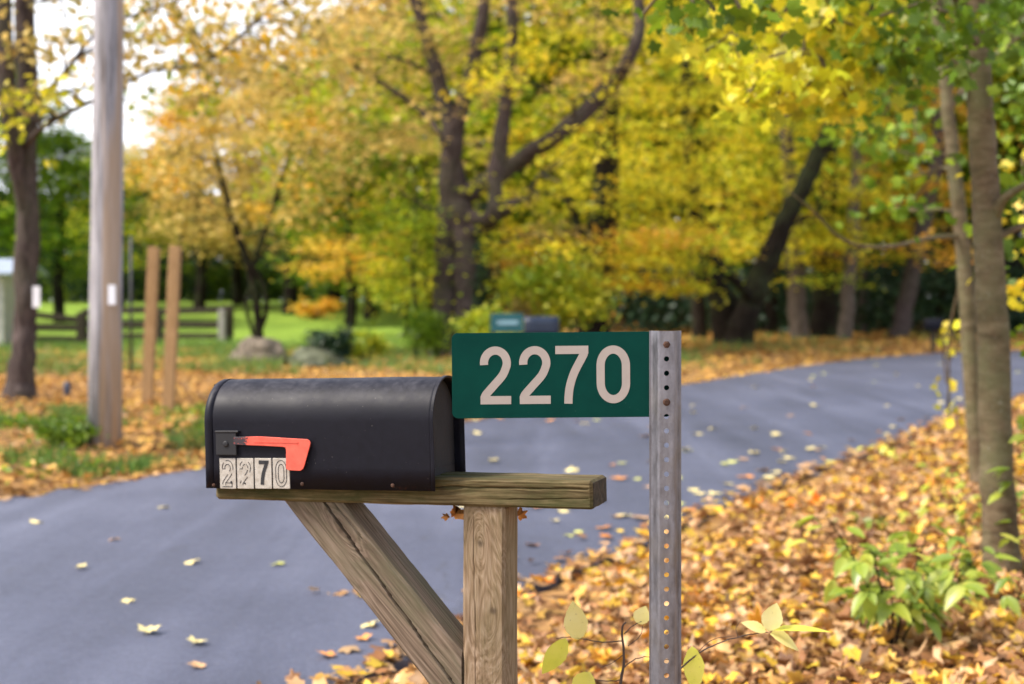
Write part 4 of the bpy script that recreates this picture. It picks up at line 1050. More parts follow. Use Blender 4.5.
# number tiles
def tile_mat():
    m, nt, b = new_mat('aged_cream_number_tile')
    f = noise_(nt, objco(nt), 90, 5, .7); g = noise_(nt, objco(nt), 400, 3, .6)
    col = ramp(nt, f, [(.35, (.30, .27, .225)), (.6, (.42, .39, .34)), (.8, (.47, .44, .40))])
    col = mixc(nt, ramp(nt, g, [(.62, (0, 0, 0)), (.7, (.6, .6, .6))]), col, (.16, .14, .11))
    nt.links.new(col, b.inputs['Base Color']); b.inputs['Roughness'].default_value = .6; return m
TM = tile_mat(); ink = simple('black_ink', (.012, .012, .014), .6, sc_=60)
def stroke(pts, wdt, closed=False):
    """constant width ribbon in (x,z); returns verts, faces (flat)"""
    p = [Vector((a, b_)) for a, b_ in pts]; n = len(p); L = []; Rr = []
    for i in range(n):
        if closed: d0 = p[i] - p[i - 1]; d1 = p[(i + 1) % n] - p[i]
        else: d0 = p[i] - p[max(i - 1, 0)]; d1 = p[min(i + 1, n - 1)] - p[i]
        if d0.length < 1e-9: d0 = d1
        if d1.length < 1e-9: d1 = d0
        d0 = d0.normalized(); d1 = d1.normalized(); n0 = Vector((-d0.y, d0.x)); n1 = Vector((-d1.y, d1.x)); m = (n0 + n1)
        m = m.normalized(); k = wdt / 2 / max(.35, m.dot(n0)); L.append(p[i] + m * k); Rr.append(p[i] - m * k)
    return L, Rr
def ribbon(mb, pts, wdt, y, t, closed=False, skip=None):
    L, Rr = stroke(pts, wdt, closed); n = len(pts); m = n if closed else n - 1
    for i in range(m):
        if skip and skip(i): continue
        j = (i + 1) % n
        q = [L[i], L[j], Rr[j], Rr[i]]
        vs4 = [(a.x, y, a.y) for a in q] + [(a.x, y + t, a.y) for a in q]
        mb.add(vs4, [(0, 1, 2, 3), (7, 6, 5, 4), (0, 4, 5, 1), (1, 5, 6, 2), (2, 6, 7, 3), (3, 7, 4, 0)])
def digit(ch, n=16):
    """unit digit, 0..1 tall, centre-line points in a .52 wide cell"""
    W_ = .52
    if ch == '0':
        pts = []; r = W_ / 2
        hh = .5 - r * 1.25
        for a in np.linspace(0, math.pi, n): pts.append((r * math.cos(a), .5 + hh + r * 1.25 * math.sin(a)))
        for a in np.linspace(math.pi, 2 * math.pi, n): pts.append((r * math.cos(a), .5 - hh + r * 1.25 * math.sin(a)))
        return pts, True
    if ch == '7':
        c = [(W_ / 2, 1.0), (W_ * .30, .80), (W_ * .06, .52), (-W_ * .08, .25), (-W_ * .13, 0)]
        q = resample(c, 6); return [(-W_ / 2, 1.0), (W_ * .49, 1.0)] + [tuple(x) for x in q[1:]], False
    if ch == '2':
        r = W_ / 2; pts = []
        for a in np.linspace(math.radians(188), math.radians(-12), n): pts.append((r * math.cos(a), .745 + r * .98 * math.sin(a)))
        q = resample([pts[-1], (r * .62, .50), (-r * .25, .27), (-r * .88, .10), (-r * .97, .0)], 5)
        pts += [tuple(x) for x in q[1:]]; pts += [(W_ / 2, 0.0)]
        return pts, False
def offset_outline(pts, closed, w_):
    L, Rr = stroke(pts, w_, closed)
    if closed: return [[(a.x, a.y) for a in L], [(a.x, a.y) for a in Rr]]
    return [[(a.x, a.y) for a in L] + [(a.x, a.y) for a in reversed(Rr)]]
tiles_root = None
edges = [220, 237.3, 255, 273, 291]
for i, ch in enumerate('2270'):
    xa, zt_ = mloc(edges[i] + .25, 458); xb, zb_ = mloc(edges[i + 1] - .25, 488.6)
    zt_ -= 0; mb = MB(); mb.box(xa, xb, Yn - .0036, Yn - .0006, zb_, zt_)
    t_ = mb.build('number_tile', TM, mbx); bevel(t_, .0006, 1)
    t_['label'] = ['weathered tile with a half worn-away outline 2', 'weathered tile with the faintest broken outline 2', 'tile with a solid black 7', 'tile with an outlined 0'][i]
    pts, cl = digit(ch); hgt = (zt_ - zb_) * .80; cx_ = (xa + xb) / 2; z_b = zb_ + (zt_ - zb_) * .10
    conv = lambda p: [(cx_ + a * hgt * .72, z_b + b_ * hgt * .92 + hgt * .04) for a, b_ in p]
    mb = MB()
    if ch == '7':
        ribbon(mb, conv(pts), .0072, Yn - .0043, .0006)
    else:
        for k, ol_ in enumerate(offset_outline(pts, cl, .17)):
            q = conv(ol_); rs = random.Random(40 + i * 3 + k); dens = [0]
            # worn lettering: pieces of the outline have come off
            st = [noise.noise(Vector((j * .22, i * 4.1 + k, 1.7))) for j in range(len(q))]
            th = {0: .30, 1: .14, 3: .9}[i]
            ribbon(mb, q, .0011, Yn - .0042, .0005, True, skip=lambda j: st[j] > th)
        if i == 0:
            ribbon(mb, conv([(.20, .16), (.25, .06)]), .004, Yn - .0042, .0005)
            pass
        if i == 1: ribbon(mb, conv([(-.1, .08), (.02, .04)]), .003, Yn - .0042, .0005)
    mb.build('numeral', ink, t_)
rustm = simple('rust', (.055, .022, .010), .85, var=.5, sc_=60, bump=.4)
for (px_, py_) in ((302.5, 484), (393, 485.5), (214, 485)):
    a, z = mloc(px_, py_); mb = MB(); mb.tube([(a, Yn + .001, z), (a, Yn - .002, z), (a, Yn - .0034, z)], [.0042, .0042, .002], 10)
    mb.build('rivet', rustm, mbx, True)

# ------------------------------------------------------------------ wooden stand: post, beam, brace
def timber(name, L, w_, h_, mat, parent, M, cracks=(), seed=0, rad=.004, nst=150, grain=.0005, ends=True, chamfer=0, warp=.0015):
    """long axis X; cross-section w_ (y) x h_ (z). cracks: (x0,x1,face,pos0,pos1,width,depth) face in '-y','+z','-z','+y'"""
    per = []; step = .0018
    def edge(a, b_, face):
        n = max(2, int(math.dist(a, b_) / step)); return [(a[0] + (b_[0] - a[0]) * i / n, a[1] + (b_[1] - a[1]) * i / n, face) for i in range(n)]
    y, z = w_ / 2, h_ / 2; c = rad
    pts = edge((-y, -z + c), (-y, z - c), '-y') + edge((-y, z - c), (-y + c, z), 'c') + edge((-y + c, z), (y - c, z), '+z') + edge((y - c, z), (y, z - c), 'c') \
        + edge((y, z - c), (y, -z + c), '+y') + edge((y, -z + c), (y - c, -z), 'c') + edge((y - c, -z), (-y + c, -z), '-z') + edge((-y + c, -z), (-y, -z + c), 'c')
    n = len(pts); v = []; f = []
    xs_ = np.linspace(0, L, nst)
    for x in xs_:
        e_in = min(x, L - x); endr = .004 * max(0, 1 - e_in / .006) ** 2
        wy = warp * noise.noise(Vector((x * 3, seed, 0))); wz = warp * noise.noise(Vector((x * 3, seed + 5, 0)))
        for (a, b_, fc) in pts:
            nr = Vector((a / y, b_ / z)); 
            nr = Vector({'-y': (-1, 0), '+y': (1, 0), '+z': (0, 1), '-z': (0, -1)}.get(fc, (math.copysign(.7, a), math.copysign(.7, b_))))
            g = grain * noise.noise(Vector((x * 6, a * 260, b_ * 260 + seed))) + grain * 1.6 * noise.noise(Vector((x * 14, a * 50, b_ * 50 + seed * 2)))
            if fc == 'c': g -= .0016 * max(0, noise.noise(Vector((x * 22, a * 10, b_ * 10 + seed)))) * 2
            for (x0, x1, cf, p0, p1, cw, cdp) in cracks:
                if cf == fc and x0 <= x <= x1:
                    t = (x - x0) / (x1 - x0); pos = p0 + (p1 - p0) * t + .002 * noise.noise(Vector((x * 18, seed + 3, 0))) + .0035 * noise.noise(Vector((x * 5, seed + 8, 0)))
                    q = b_ if fc in ('-y', '+y') else a
                    fade = min(1, t * 6, (1 - t) * 6 + (.6 if x1 >= L * .98 else 0))
                    dd = abs(q - pos) / (cw * (.35 + fade))
                    if dd < 1: g -= cdp * fade * (1 - dd ** 2)
            v.append((x, a + nr.x * (g - endr) + wy, b_ + nr.y * (g - endr) + wz))
    for i in range(nst - 1):
        for k in range(n):
            a = i * n + k; b_ = i * n + (k + 1) % n; f.append((a, b_, b_ + n, a + n))
    me_f = f + [tuple(range(n))[::-1][::-1], tuple((nst - 1) * n + k for k in range(n))[::-1]]
    o = mesh_obj(name, v, me_f, mat, parent); o.matrix_local = M
    return o
st_rt = root('mailbox_post', (X0, Y0, gz(X0, Y0)), 'weathered wooden mailbox stand of post, beam and diagonal brace', 'mailbox post', None, (0, 0, -TH))
g0 = gz(X0, Y0)
# beam (local to the stand root; z measured from its base)
BT = R(1.1); bw, bh = .104, .055
bz_mid = 1.0539 + bh / 2 - g0 ; bR = .221
bL = -.585
Mb = Matrix.Translation((bR, 0, bz_mid)) @ Matrix.Rotation(-BT, 4, 'Y') @ Matrix.Translation((bL - bR, 0, 0))
beam_m = timber_mat('mossy_beam_wood', (.05, .034, .014), (.12, .088, .038), (.24, .185, .095), moss=.9, mosscol=(.045, .048, .014), dirt=.7, knots=((.50, -.046, .005, .02, .01),))
timber('beam', bR - bL, bw, bh, beam_m, st_rt, Mb, cracks=((.45, .8, '-y', .008, .012, .0018, .005), (.3, .7, '+z', -.01, .005, .002, .006), (.62, .8, '-y', -.012, -.006, .0012, .003)), seed=2, rad=.005, grain=.0008)
# exposed dark end grain
endm = simple('dark_end_grain', (.035, .026, .015), .95, var=.6, sc_=70, bump=.6)
v = []; y_, z_ = bw / 2 - .004, bh / 2 - .004; 
mb = MB(); mb.box(0, .0016, -y_, y_, -z_, z_); o = mb.build('end_grain', endm, st_rt); o.matrix_local = Matrix.Translation((bR, 0, bz_mid)) @ Matrix.Rotation(-BT, 4, 'Y')
bevel(o, .001)
# post: local X is up
ptop = 1.0539 - g0 - .001
pm = timber_mat('grey_brown_post_wood', (.11, .07, .038), (.215, .148, .09), (.33, .25, .175), moss=.35, mosscol=(.13, .115, .05), dirt=.35, grain=.8,
                knots=((ptop - .075, -.043, .006, .022, .06), (ptop - .205, -.043, -.020, .045, .07)))
Mp = Matrix.Rotation(R(-90), 4, 'Y')   # X up, Z -> -X
timber('post', ptop + .35, .086, .086, pm, st_rt, Matrix.Translation((0, 0, -.35)) @ Mp, cracks=((ptop + .35 - .62, ptop + .35 - .02, '-y', .014, .019, .0008, .002),), seed=9, rad=.005, nst=170)
# shift knots: object origin is .35 below ground
for nd in pm.node_tree.nodes:
    if nd.type == 'VECT_MATH' and nd.operation in ('SUBTRACT', 'DISTANCE') and abs(nd.inputs[1].default_value[0]) > .4: nd.inputs[1].default_value[0] += .35
# brace
a_top = to_local(324, 498, -.03); 
# lower edge line (285,503)->(428,684); upper (357,503)->(466,622)
p1 = to_local(285, 503, -.044); p2 = to_local(428, 684, -.044)
d = Vector((p2[0] - p1[0], 0, p2[1] - p1[1])); ang = d.normalized()
nrm_ = Vector((-ang.z, 0, ang.x)) * 1.0
if nrm_.z < 0: nrm_ = -nrm_
bs = .098
A = Vector((p1[0], 0, p1[1] - g0)) - ang * .12 + nrm_ * bs / 2
tb = abs((-.0445 - A.x) / ang.x)
Lb = (-.0445 - (A.x)) / ang.x + .04
xax = ang; zax = nrm_; yax = zax.cross(xax)
Mx = Matrix((xax, yax, zax)).transposed().to_4x4(); Mx.translation = A
bm_ = timber_mat('grey_brace_wood', (.07, .048, .032), (.155, .112, .078), (.26, .20, .15), moss=.5, mosscol=(.09, .095, .05), dirt=.4, knots=((.24, -.049, .012, .02, .03),))
brace = timber('brace', Lb, .089, bs, bm_, st_rt, Mx, cracks=((.10, Lb, '-y', .024, -.010, .0017, .022), (.14, .30, '-y', .034, .036, .0014, .004), (.2, .4, '+z', .0, .0, .002, .006)), seed=4, rad=.005, nst=190)
# cut the brace flush under the beam and against the post
me = brace.data; bm2 = bmesh.new(); bm2.from_mesh(me)
Mi = Mx.inverted()
def cut(pw, nw):
    pl = Mi @ Vector(pw); nl = (Mi.to_3x3() @ Vector(nw)).normalized()
    r_ = bmesh.ops.bisect_plane(bm2, geom=bm2.verts[:] + bm2.edges[:] + bm2.faces[:], plane_co=pl, plane_no=nl, clear_outer=True)
    ed = [e for e in r_['geom_cut'] if isinstance(e, bmesh.types.BMEdge)]
    bmesh.ops.edgeloop_fill(bm2, edges=ed)
cut((bL, 0, bz_mid - bh / 2 - (bR - bL) * math.sin(BT) - .0008), (-math.sin(BT), 0, math.cos(BT)))
cut((-.0452, 0, .5), (1, 0, 0))
bm2.to_mesh(me); bm2.free()
# screw heads
for (x, y, z) in ((-.02, -.0455, ptop - .02), (.02, -.0455, ptop - .024)):
    pass
# curled dry leaves caught under the beam
def caught_leaf(px_, py_, ly, size, lab, seed, rot):
    me = one_leaf('dry_leaf', size, seed, simple('dry_orange_leaf', (.40, .17, .04), .8, sc_=60, var=.5), curl=1.1)
    o = bpy.data.objects.new('dry_leaf', me); C.objects.link(o); lx, z = to_local(px_, py_, ly)
    o.location = stand(lx, ly, z); o.rotation_euler = rot; tag(o, lab, 'leaf')
caught_leaf(455, 514, -.01, .026, 'curled orange-brown dry leaf caught under the beam left of the post', 3, (R(70), R(30), R(10)))
caught_leaf(447, 517, .0, .012, 'tiny curled brown leaf hanging beside the caught orange leaf', 5, (R(60), R(-30), R(40)))
caught_leaf(520, 515, .04, .018, 'dark red-brown dry leaf caught under the beam right of the post', 9, (R(80), R(60), R(0)))

# ------------------------------------------------------------------ number sign on a perforated steel post
YS = 2.55
k_ = YS / FPX
def sp(px_, py_): return ((px_ - 512) * k_, CZ - (py_ - HOR) * k_)
sx0, stop = sp(666.5, 331)
gs = gz(sx0, YS)
sg = root('address_sign', (sx0, YS, gs), 'green number sign reading 2270 on a perforated galvanised steel post', 'sign')
def galv():
    m, nt, b = new_mat('galvanised_steel')
    f = noise_(nt, objco(nt, (1, 1, .3)), 60, 5, .6); g = noise_(nt, objco(nt), 9, 4, .6)
    v_ = nt.nodes.new('ShaderNodeTexVoronoi'); v_.inputs['Scale'].default_value = 180; nt.links.new(objco(nt), v_.inputs['Vector'])
    hs = nt.nodes.new('ShaderNodeSeparateColor'); nt.links.new(v_.outputs['Color'], hs.inputs[0])
    col = ramp(nt, math_(nt, 'ADD', math_(nt, 'MULTIPLY', f, .94), math_(nt, 'MULTIPLY', hs.outputs[0], .06)), [(.3, (.13, .13, .145)), (.7, (.27, .27, .30))])
    col = mixc(nt, ramp(nt, g, [(.5, (0, 0, 0)), (.72, (.6, .6, .6))]), col, (.18, .155, .12))
    nt.links.new(col, b.inputs['Base Color']); b.inputs['Metallic'].default_value = .75
    nt.links.new(ramp(nt, f, [(.3, (.38, .38, .38)), (.7, (.58, .58, .58))]), b.inputs['Roughness'])
    bump_(nt, f, .15, .001, b); return m
GALV = galv()
# hat section: flange, leg, web, leg, flange (x, y) with the web nearest the camera
zt = stop - gs
hw_, lp, fl, dp = .0118, .0125, .0050, .021
colsL = [(-hw_ - lp - fl, dp), (-hw_ - lp - .001, dp), (-hw_ - lp + .002, dp - .003), (-hw_ - .003, .0025), (-hw_ - .0005, .0002), (-hw_ + .001, 0)]
colsR = [(-x, y) for x, y in reversed(colsL)]
pitch = .0258; nh = int((zt + .25) / pitch); zs = [zt - .0242 - pitch * i for i in range(nh)]
zlist = [zs[0] + pitch / 2] + [z - pitch / 2 for z in zs]
v = []; f = []
def addrow(cols, za, zb):
    for (a, b_) in zip(cols[:-1], cols[1:]):
        i = len(v); v.extend([(a[0], a[1], za), (b_[0], b_[1], za), (b_[0], b_[1], zb), (a[0], a[1], zb)]); f.append((i, i + 1, i + 2, i + 3))
hx = hw_ - .001; hr = .0047; hy = 0
addrow(colsL, zt, zlist[0]); addrow(colsR, zt, zlist[0]); addrow([(-hx, 0), (hx, 0)], zt, zlist[0])
for i, zc in enumerate(zs):
    za, zb = zlist[i], zlist[i + 1]
    nseg = 20; ring = []; outer = []
    for q in range(nseg):
        a = 2 * math.pi * q / nseg + math.pi / 4; ca, sa = math.cos(a), math.sin(a)
        ring.append((hr * ca, hy, zc + hr * sa)); m_ = max(abs(ca), abs(sa))
        oz = sa / m_; outer.append((hx * ca / m_, hy, zc + (oz * (za - zc) if oz > 0 else oz * (zc - zb))))
    zz_ = sorted({round(o_[2], 6) for o_ in outer if o_[0] > hx - 1e-7}, reverse=True)
    for z1, z2 in zip(zz_[:-1], zz_[1:]): addrow(colsL, z1, z2); addrow(colsR, z1, z2)
    b0 = len(v); v.extend(ring + outer)
    for q in range(nseg): j = (q + 1) % nseg; f.append((b0 + q, b0 + nseg + q, b0 + nseg + j, b0 + j))
bm = bmesh.new(); vv = [bm.verts.new(p) for p in v]
for q in f:
    try: bm.faces.new([vv[i] for i in q])
    except ValueError: pass
bmesh.ops.remove_doubles(bm, verts=bm.verts, dist=.00005); bmesh.ops.recalc_face_normals(bm, faces=bm.faces)
me = bpy.data.meshes.new('post'); bm.to_mesh(me); bm.free(); me.materials.append(GALV)
po = bpy.data.objects.new('post', me); C.objects.link(po); po.parent = sg
m_ = po.modifiers.new('s', 'SOLIDIFY'); m_.thickness = .003; m_.offset = 0
po.rotation_euler = (0, 0, R(0)); po.scale = (.985, 1, 1)
# sign panel behind the post (slightly rolled)
sgk = (YS + dp + .004) / FPX
def sp2(px_, py_): return ((px_ - 512) * sgk - sx0, CZ - (py_ - HOR) * sgk - gs)
roll = R(.5)
xa, zb_ = sp2(452, 418.5); xb, _ = sp2(671.5, 418); _, zt_ = sp2(452, 333.2)
rc = .011; out = []
for (cx, cz, a0) in ((xa + rc, zt_ - rc, 90), (xa + rc, zb_ + rc, 180), (xb - rc, zb_ + rc, 270), (xb - rc, zt_ - rc, 0)):
    for q in range(9): a = math.radians(a0 + 90 * q / 8); out.append((cx + rc * math.cos(a), cz + rc * math.sin(a)))
def green_sheet():
    m, nt, b = new_mat('green_reflective_sheet')
    f = noise_(nt, objco(nt), 14, 5, .6); g = noise_(nt, objco(nt), 260, 2, .5)
    col = ramp(nt, f, [(.3, (.001, .034, .027)), (.7, (.0015, .045, .034))])
    col = mixc(nt, ramp(nt, g, [(.76, (0, 0, 0)), (.79, (.4, .4, .4))]), col, (.12, .2, .18))
    nt.links.new(col, b.inputs['Base Color']); b.inputs['Roughness'].default_value = .45; b.inputs['Specular IOR Level'].default_value = .06
    hx_ = nt.nodes.new('ShaderNodeTexVoronoi'); hx_.inputs['Scale'].default_value = 700; nt.links.new(objco(nt), hx_.inputs['Vector'])
    bump_(nt, hx_.outputs['Distance'], .05, .0004, b); return m
v, f = prism(out, .0020)
pn = mesh_obj('panel', [(x, y, z) for x, y, z in v], f, green_sheet(), sg)
pn.location = (0, dp + .0045, 0)
pn.matrix_local = Matrix.Translation((0, dp + .0045, 0)) @ Matrix.Translation((xa, 0, (zt_ + zb_) / 2)) @ Matrix.Rotation(-roll, 4, 'Y') @ Matrix.Translation((-xa, 0, -(zt_ + zb_) / 2))
bevel(pn, .0004, 1)
num_m = simple('silver_beige_reflective', (.35, .305, .27), .45, var=.06, sc_=30)
for (ch, a, b_) in (('2', 480, 511), ('2', 519.2, 550.5), ('7', 555.5, 588.5), ('0', 596.5, 630)):
    x0_, z1_ = sp2(a, 346.8); x1_, z0_ = sp2(b_, 404.6); wd = .0148
    cx = (x0_ + x1_) / 2; fw = (x1_ - x0_) - (wd if ch != '7' else wd * .4); fh = (z1_ - z0_) - wd
    pts, cl = digit(ch, 22)
    q = [(cx + u / .52 * fw, z0_ + wd / 2 + w_2 * fh) for u, w_2 in pts]
    if ch == '7':
        q = [(x0_, q[0][1])] + q[1:]; q[1] = (x1_, q[1][1]); q = q[:-1] + [(q[-1][0] , z0_)]
        q = [q[0], q[1]] + q[2:]
    if ch == '2': q[-1] = (x1_, q[-1][1])
    mb = MB()
    if ch == '7':
        ribbon(mb, q[:2] + [], wd, 0, .0003)
        tail = [(x1_ - wd * .50, z1_ - wd * .55), (x1_ - wd * .58, z1_ - wd * 1.05)] + [p for p in q[2:] if p[1] < z1_ - wd * 1.6]
        ribbon(mb, tail, wd, .00004, .0003)
    elif ch == '2':
        ribbon(mb, q[:-1], wd, 0, .0003); ribbon(mb, [(q[-2][0] - wd / 2, q[-1][1]), q[-1]], wd, .00002, .0003)
    else: ribbon(mb, q, wd, 0, .0003, cl)
    o = mb.build('numeral', num_m, pn); o.location = (0, -.0020 - .00035, 0); o['label'] = f'pale digit {ch} on the sign'
# bolts
for zc in (zs[0], zs[4] ,):
    mb = MB(); mb.tube([(0, .002, zc), (0, -.004, zc), (0, -.006, zc)], [.0066, .0066, .004], 6 if zc == zs[0] else 12); o = mb.build('bolt', rustm, sg, False); bevel(o, .0006)

# ------------------------------------------------------------------ far mailbox and teal sign across the road
ym = 19.6; x_ = pix(541, 0, ym).x
fm = root('mailbox', (x_, ym, gz(x_, ym)), 'small dark blue-grey mailbox far across the road, above the green sign', 'mailbox')
zb = CZ - (334 - HOR) / FPX * ym - gz(x_, ym)
navy = simple('blue_grey_enamel', (.012, .022, .045), .45, var=.15)
v, f = loft(mailbox_profile(.19, .24), np.linspace(-.235, .245, 6)); v = [(x, y, z + zb) for x, y, z in v]; o = mesh_obj('body', v, f, navy, fm, True); solidify(o, .003)
for sx_ in (-.235, .24):
    pp = mailbox_profile(.186, .238); v = [(sx_, y, z + zb) for y, z in pp] + [(sx_ + .006, y, z + zb) for y, z in pp]; n = len(pp)
    f = [tuple(range(n)), tuple(range(n, 2 * n))[::-1]] + [(i, (i + 1) % n, n + (i + 1) % n, n + i) for i in range(n)]
    mesh_obj('door' if sx_ < 0 else 'rear_panel', v, f, navy, fm)
mb = MB(); mb.box(-.26, .26, -.07, .07, zb - .03, zb); mb.build('board', fence_wood, fm)
stick('post', Vector((0, 0, -.3)), Vector((0, 0, zb - .03)), .1, .1, fence_wood, fm)
ym2 = 21.0; x_ = pix(507, 0, ym2).x; fs = root('roadside_sign', (x_, ym2, gz(x_, ym2)), 'small teal sign on a dark post far across the road, above the green sign', 'sign')
z1 = CZ - (313.5 - HOR) / FPX * ym2 - fs.location.z; z0 = CZ - (332 - HOR) / FPX * ym2 - fs.location.z
mb = MB(); mb.box(-.24, .24, -.01, .01, z0, z1); bevel(mb.build('panel', simple('teal_sheet', (.01, .10, .11), .5, var=.1), fs), .004)
mb = MB(); mb.box(-.15, .17, -.014, -.0102, z0 + .11, z0 + .17); mb.build('lettering', simple('pale_teal', (.25, .42, .48), .5), fs)
stick('post', Vector((-.2, .05, -.3)), Vector((-.2, .05, z1)), .06, .06, fence_wood, fs)
# dark post box at the bend
ym3 = 38.5; x_ = pix(933, 0, ym3).x; z_ = gz(x_, ym3)
r3 = root('mailbox', (x_, ym3, z_), 'black mailbox on a slim post at the bend of the road, beyond the bare trunks', 'mailbox')
zb = CZ - (330 - HOR) / FPX * ym3 - z_
v, f = loft(mailbox_profile(.25, .30), np.linspace(-.24, .24, 6)); v = [(x, y, z + zb) for x, y, z in v]; o = mesh_obj('body', v, f, BLK, r3, True); solidify(o, .003)
pp = mailbox_profile(.24, .29); v = [(-.24, y, z + zb) for y, z in pp] + [(-.232, y, z + zb) for y, z in pp]; n = len(pp)
mesh_obj('door', v, [tuple(range(n)), tuple(range(n, 2 * n))[::-1]] + [(i, (i + 1) % n, n + (i + 1) % n, n + i) for i in range(n)], BLK, r3)
stick('post', Vector((0, 0, -.3)), Vector((0, 0, zb)), .12, .12, fence_wood, r3)

# ------------------------------------------------------------------ near plants: leaves with their own shape
def ovate(L, W_, fold=.25, bend=.3, n=12, serr=.04, seed=0):
    """ovate leaf along +Y from its stalk, midrib folded; returns verts, faces"""
    r_ = random.Random(seed); v = []; f = []
    for i in range(n + 1):
        t = i / n; wd = W_ * math.sin(math.pi * t ** .8) ** .9 * (1 + serr * (1 if i % 2 else -1)) if 0 < i < n else 0
        z = -bend * L * t * t + (.035 * W_ if i % 2 else 0) * (1 - t); y = L * t; wd *= 1 + r_.uniform(-.06, .06)
        v += [(-wd / 2, y, z + fold * wd * .5), (-wd / 4, y, z + fold * wd * .2), (0, y, z), (wd / 4, y, z + fold * wd * .2), (wd / 2, y, z + fold * wd * .5)]
    for i in range(n):
        for k in range(4): a = i * 5 + k; f.append((a, a + 1, a + 6, a + 5))
    return v, f
def leaf_surface(name, c0, c1, c2, trans=.4, ns=18):
    m, nt, b = new_mat(name); nt.nodes.remove(b); out_ = nt.nodes['Material Output']
    g = nt.nodes.new('ShaderNodeNewGeometry'); f = noise_(nt, objco(nt), ns, 4, .6)
    q = math_(nt, 'ADD', math_(nt, 'MULTIPLY', f, .7), math_(nt, 'MULTIPLY', g.outputs['Random Per Island'], .45))
    col = ramp(nt, q, [(.3, c0), (.55, c1), (.85, c2)])
    sp_ = noise_(nt, objco(nt), 160, 3, .6); col = mixc(nt, ramp(nt, sp_, [(.66, (0, 0, 0)), (.72, (.6, .6, .6))]), col, (.22, .12, .04))
    d = nt.nodes.new('ShaderNodeBsdfDiffuse'); t = nt.nodes.new('ShaderNodeBsdfTranslucent'); nt.links.new(col, d.inputs[0]); nt.links.new(col, t.inputs[0])
    ms = nt.nodes.new('ShaderNodeMixShader'); ms.inputs[0].default_value = trans; nt.links.new(d.outputs[0], ms.inputs[1]); nt.links.new(t.outputs[0], ms.inputs[2])
    gl = nt.nodes.new('ShaderNodeBsdfGlossy'); gl.inputs['Roughness'].default_value = .4; m2 = nt.nodes.new('ShaderNodeMixShader'); m2.inputs[0].default_value = .06
    nt.links.new(ms.outputs[0], m2.inputs[1]); nt.links.new(gl.outputs[0], m2.inputs[2]); nt.links.new(m2.outputs[0], out_.inputs['Surface']); return m
LG = leaf_surface('sapling_green_leaf', (.17, .27, .035), (.35, .46, .05), (.62, .62, .09), ns=4, trans=.5)
LYG = leaf_surface('yellowing_leaf', (.50, .58, .05), (.74, .74, .09), (.85, .78, .18))
LPY = leaf_surface('pale_papery_leaf', (.66, .56, .12), (.84, .74, .24), (.88, .80, .36))
def place_leaf(mb, at, direction, up, L, W_, **kw):
    d = Vector(direction).normalized(); u = Vector(up); u = (u - d * u.dot(d)).normalized(); s_ = d.cross(u)
    M = Matrix((s_, d, u)).transposed().to_4x4(); M.translation = Vector(at)
    v, f = ovate(L, W_, **kw); mb.add([M @ Vector(p) for p in v], f)
def leafy_sapling(name, label, px_, Y, stems, seed, mat=LG, lsz=.10, leaves=9, cat='sapling', group=None):
    x = (px_ - 512) / FPX * Y; z = gz(x, Y); rt = root(name, (x, Y, z), label, cat, group); r_ = random.Random(seed)
    ms = MB(); ml = MB()
    for (dx, dy, h) in stems:
        P = [Vector((0, 0, -.03)), Vector((dx * .25, dy * .25, h * .35)), Vector((dx * .6, dy * .6, h * .7)), Vector((dx, dy, h))]
        Q = [Vector(p) for p in resample([tuple(p) for p in P], 6)]
        ms.tube(Q, list(np.linspace(.006, .0025, len(Q))), 6)
        for k in range(leaves):
            t = .4 + .6 * k / (leaves - 1); q = Q[int(t * (len(Q) - 1))]; a = k * 2.4 + r_.uniform(-.4, .4)
            dr = Vector((math.cos(a), math.sin(a) * .9, r_.uniform(-.25, .35))); st = q + dr * .04
            tw = q + dr * r_.uniform(.05, .16); ms.tube([q, tw], [.002, .0012], 4, cap=False)
            for j in range(r_.choice((1, 2, 3))):
                d2 = dr + Vector((r_.uniform(-.8, .8), r_.uniform(-.8, .8), r_.uniform(-.7, .1)))
                L = lsz * r_.uniform(.6, 1.2); place_leaf(ml, tw, d2, (r_.uniform(-.4, .4), r_.uniform(-.6, .1), 1), L, L * .5, bend=r_.uniform(.1, .5), seed=k)
    ms.build('stems', BARKD, rt, True); ml.build('foliage', mat, rt, True); return rt
leafy_sapling('green_seedling', 'leafy green seedling bush on the right bank, left of the near bare trunk', 893, 5.55, [(-.24, .05, .52), (-.10, -.05, .42), (.16, .1, .44), (.30, 0, .36), (.02, .12, .36)], 3, leaves=15, lsz=.104, group='green seedlings on the bank')
leafy_sapling('green_seedling', 'lower green seedling touching the foot of the near bare trunk', 940, 6.1, [(.12, 0, .36), (-.12, .1, .34), (.22, .1, .26)], 8, leaves=9, group='green seedlings on the bank')
leafy_sapling('green_seedling', 'dark green seedling right of the near bare trunk at the frame edge', 1026, 6.7, [(.1, .1, .75), (.02, 0, .6), (.15, -.1, .4)], 12, leaves=12, group='green seedlings on the bank')
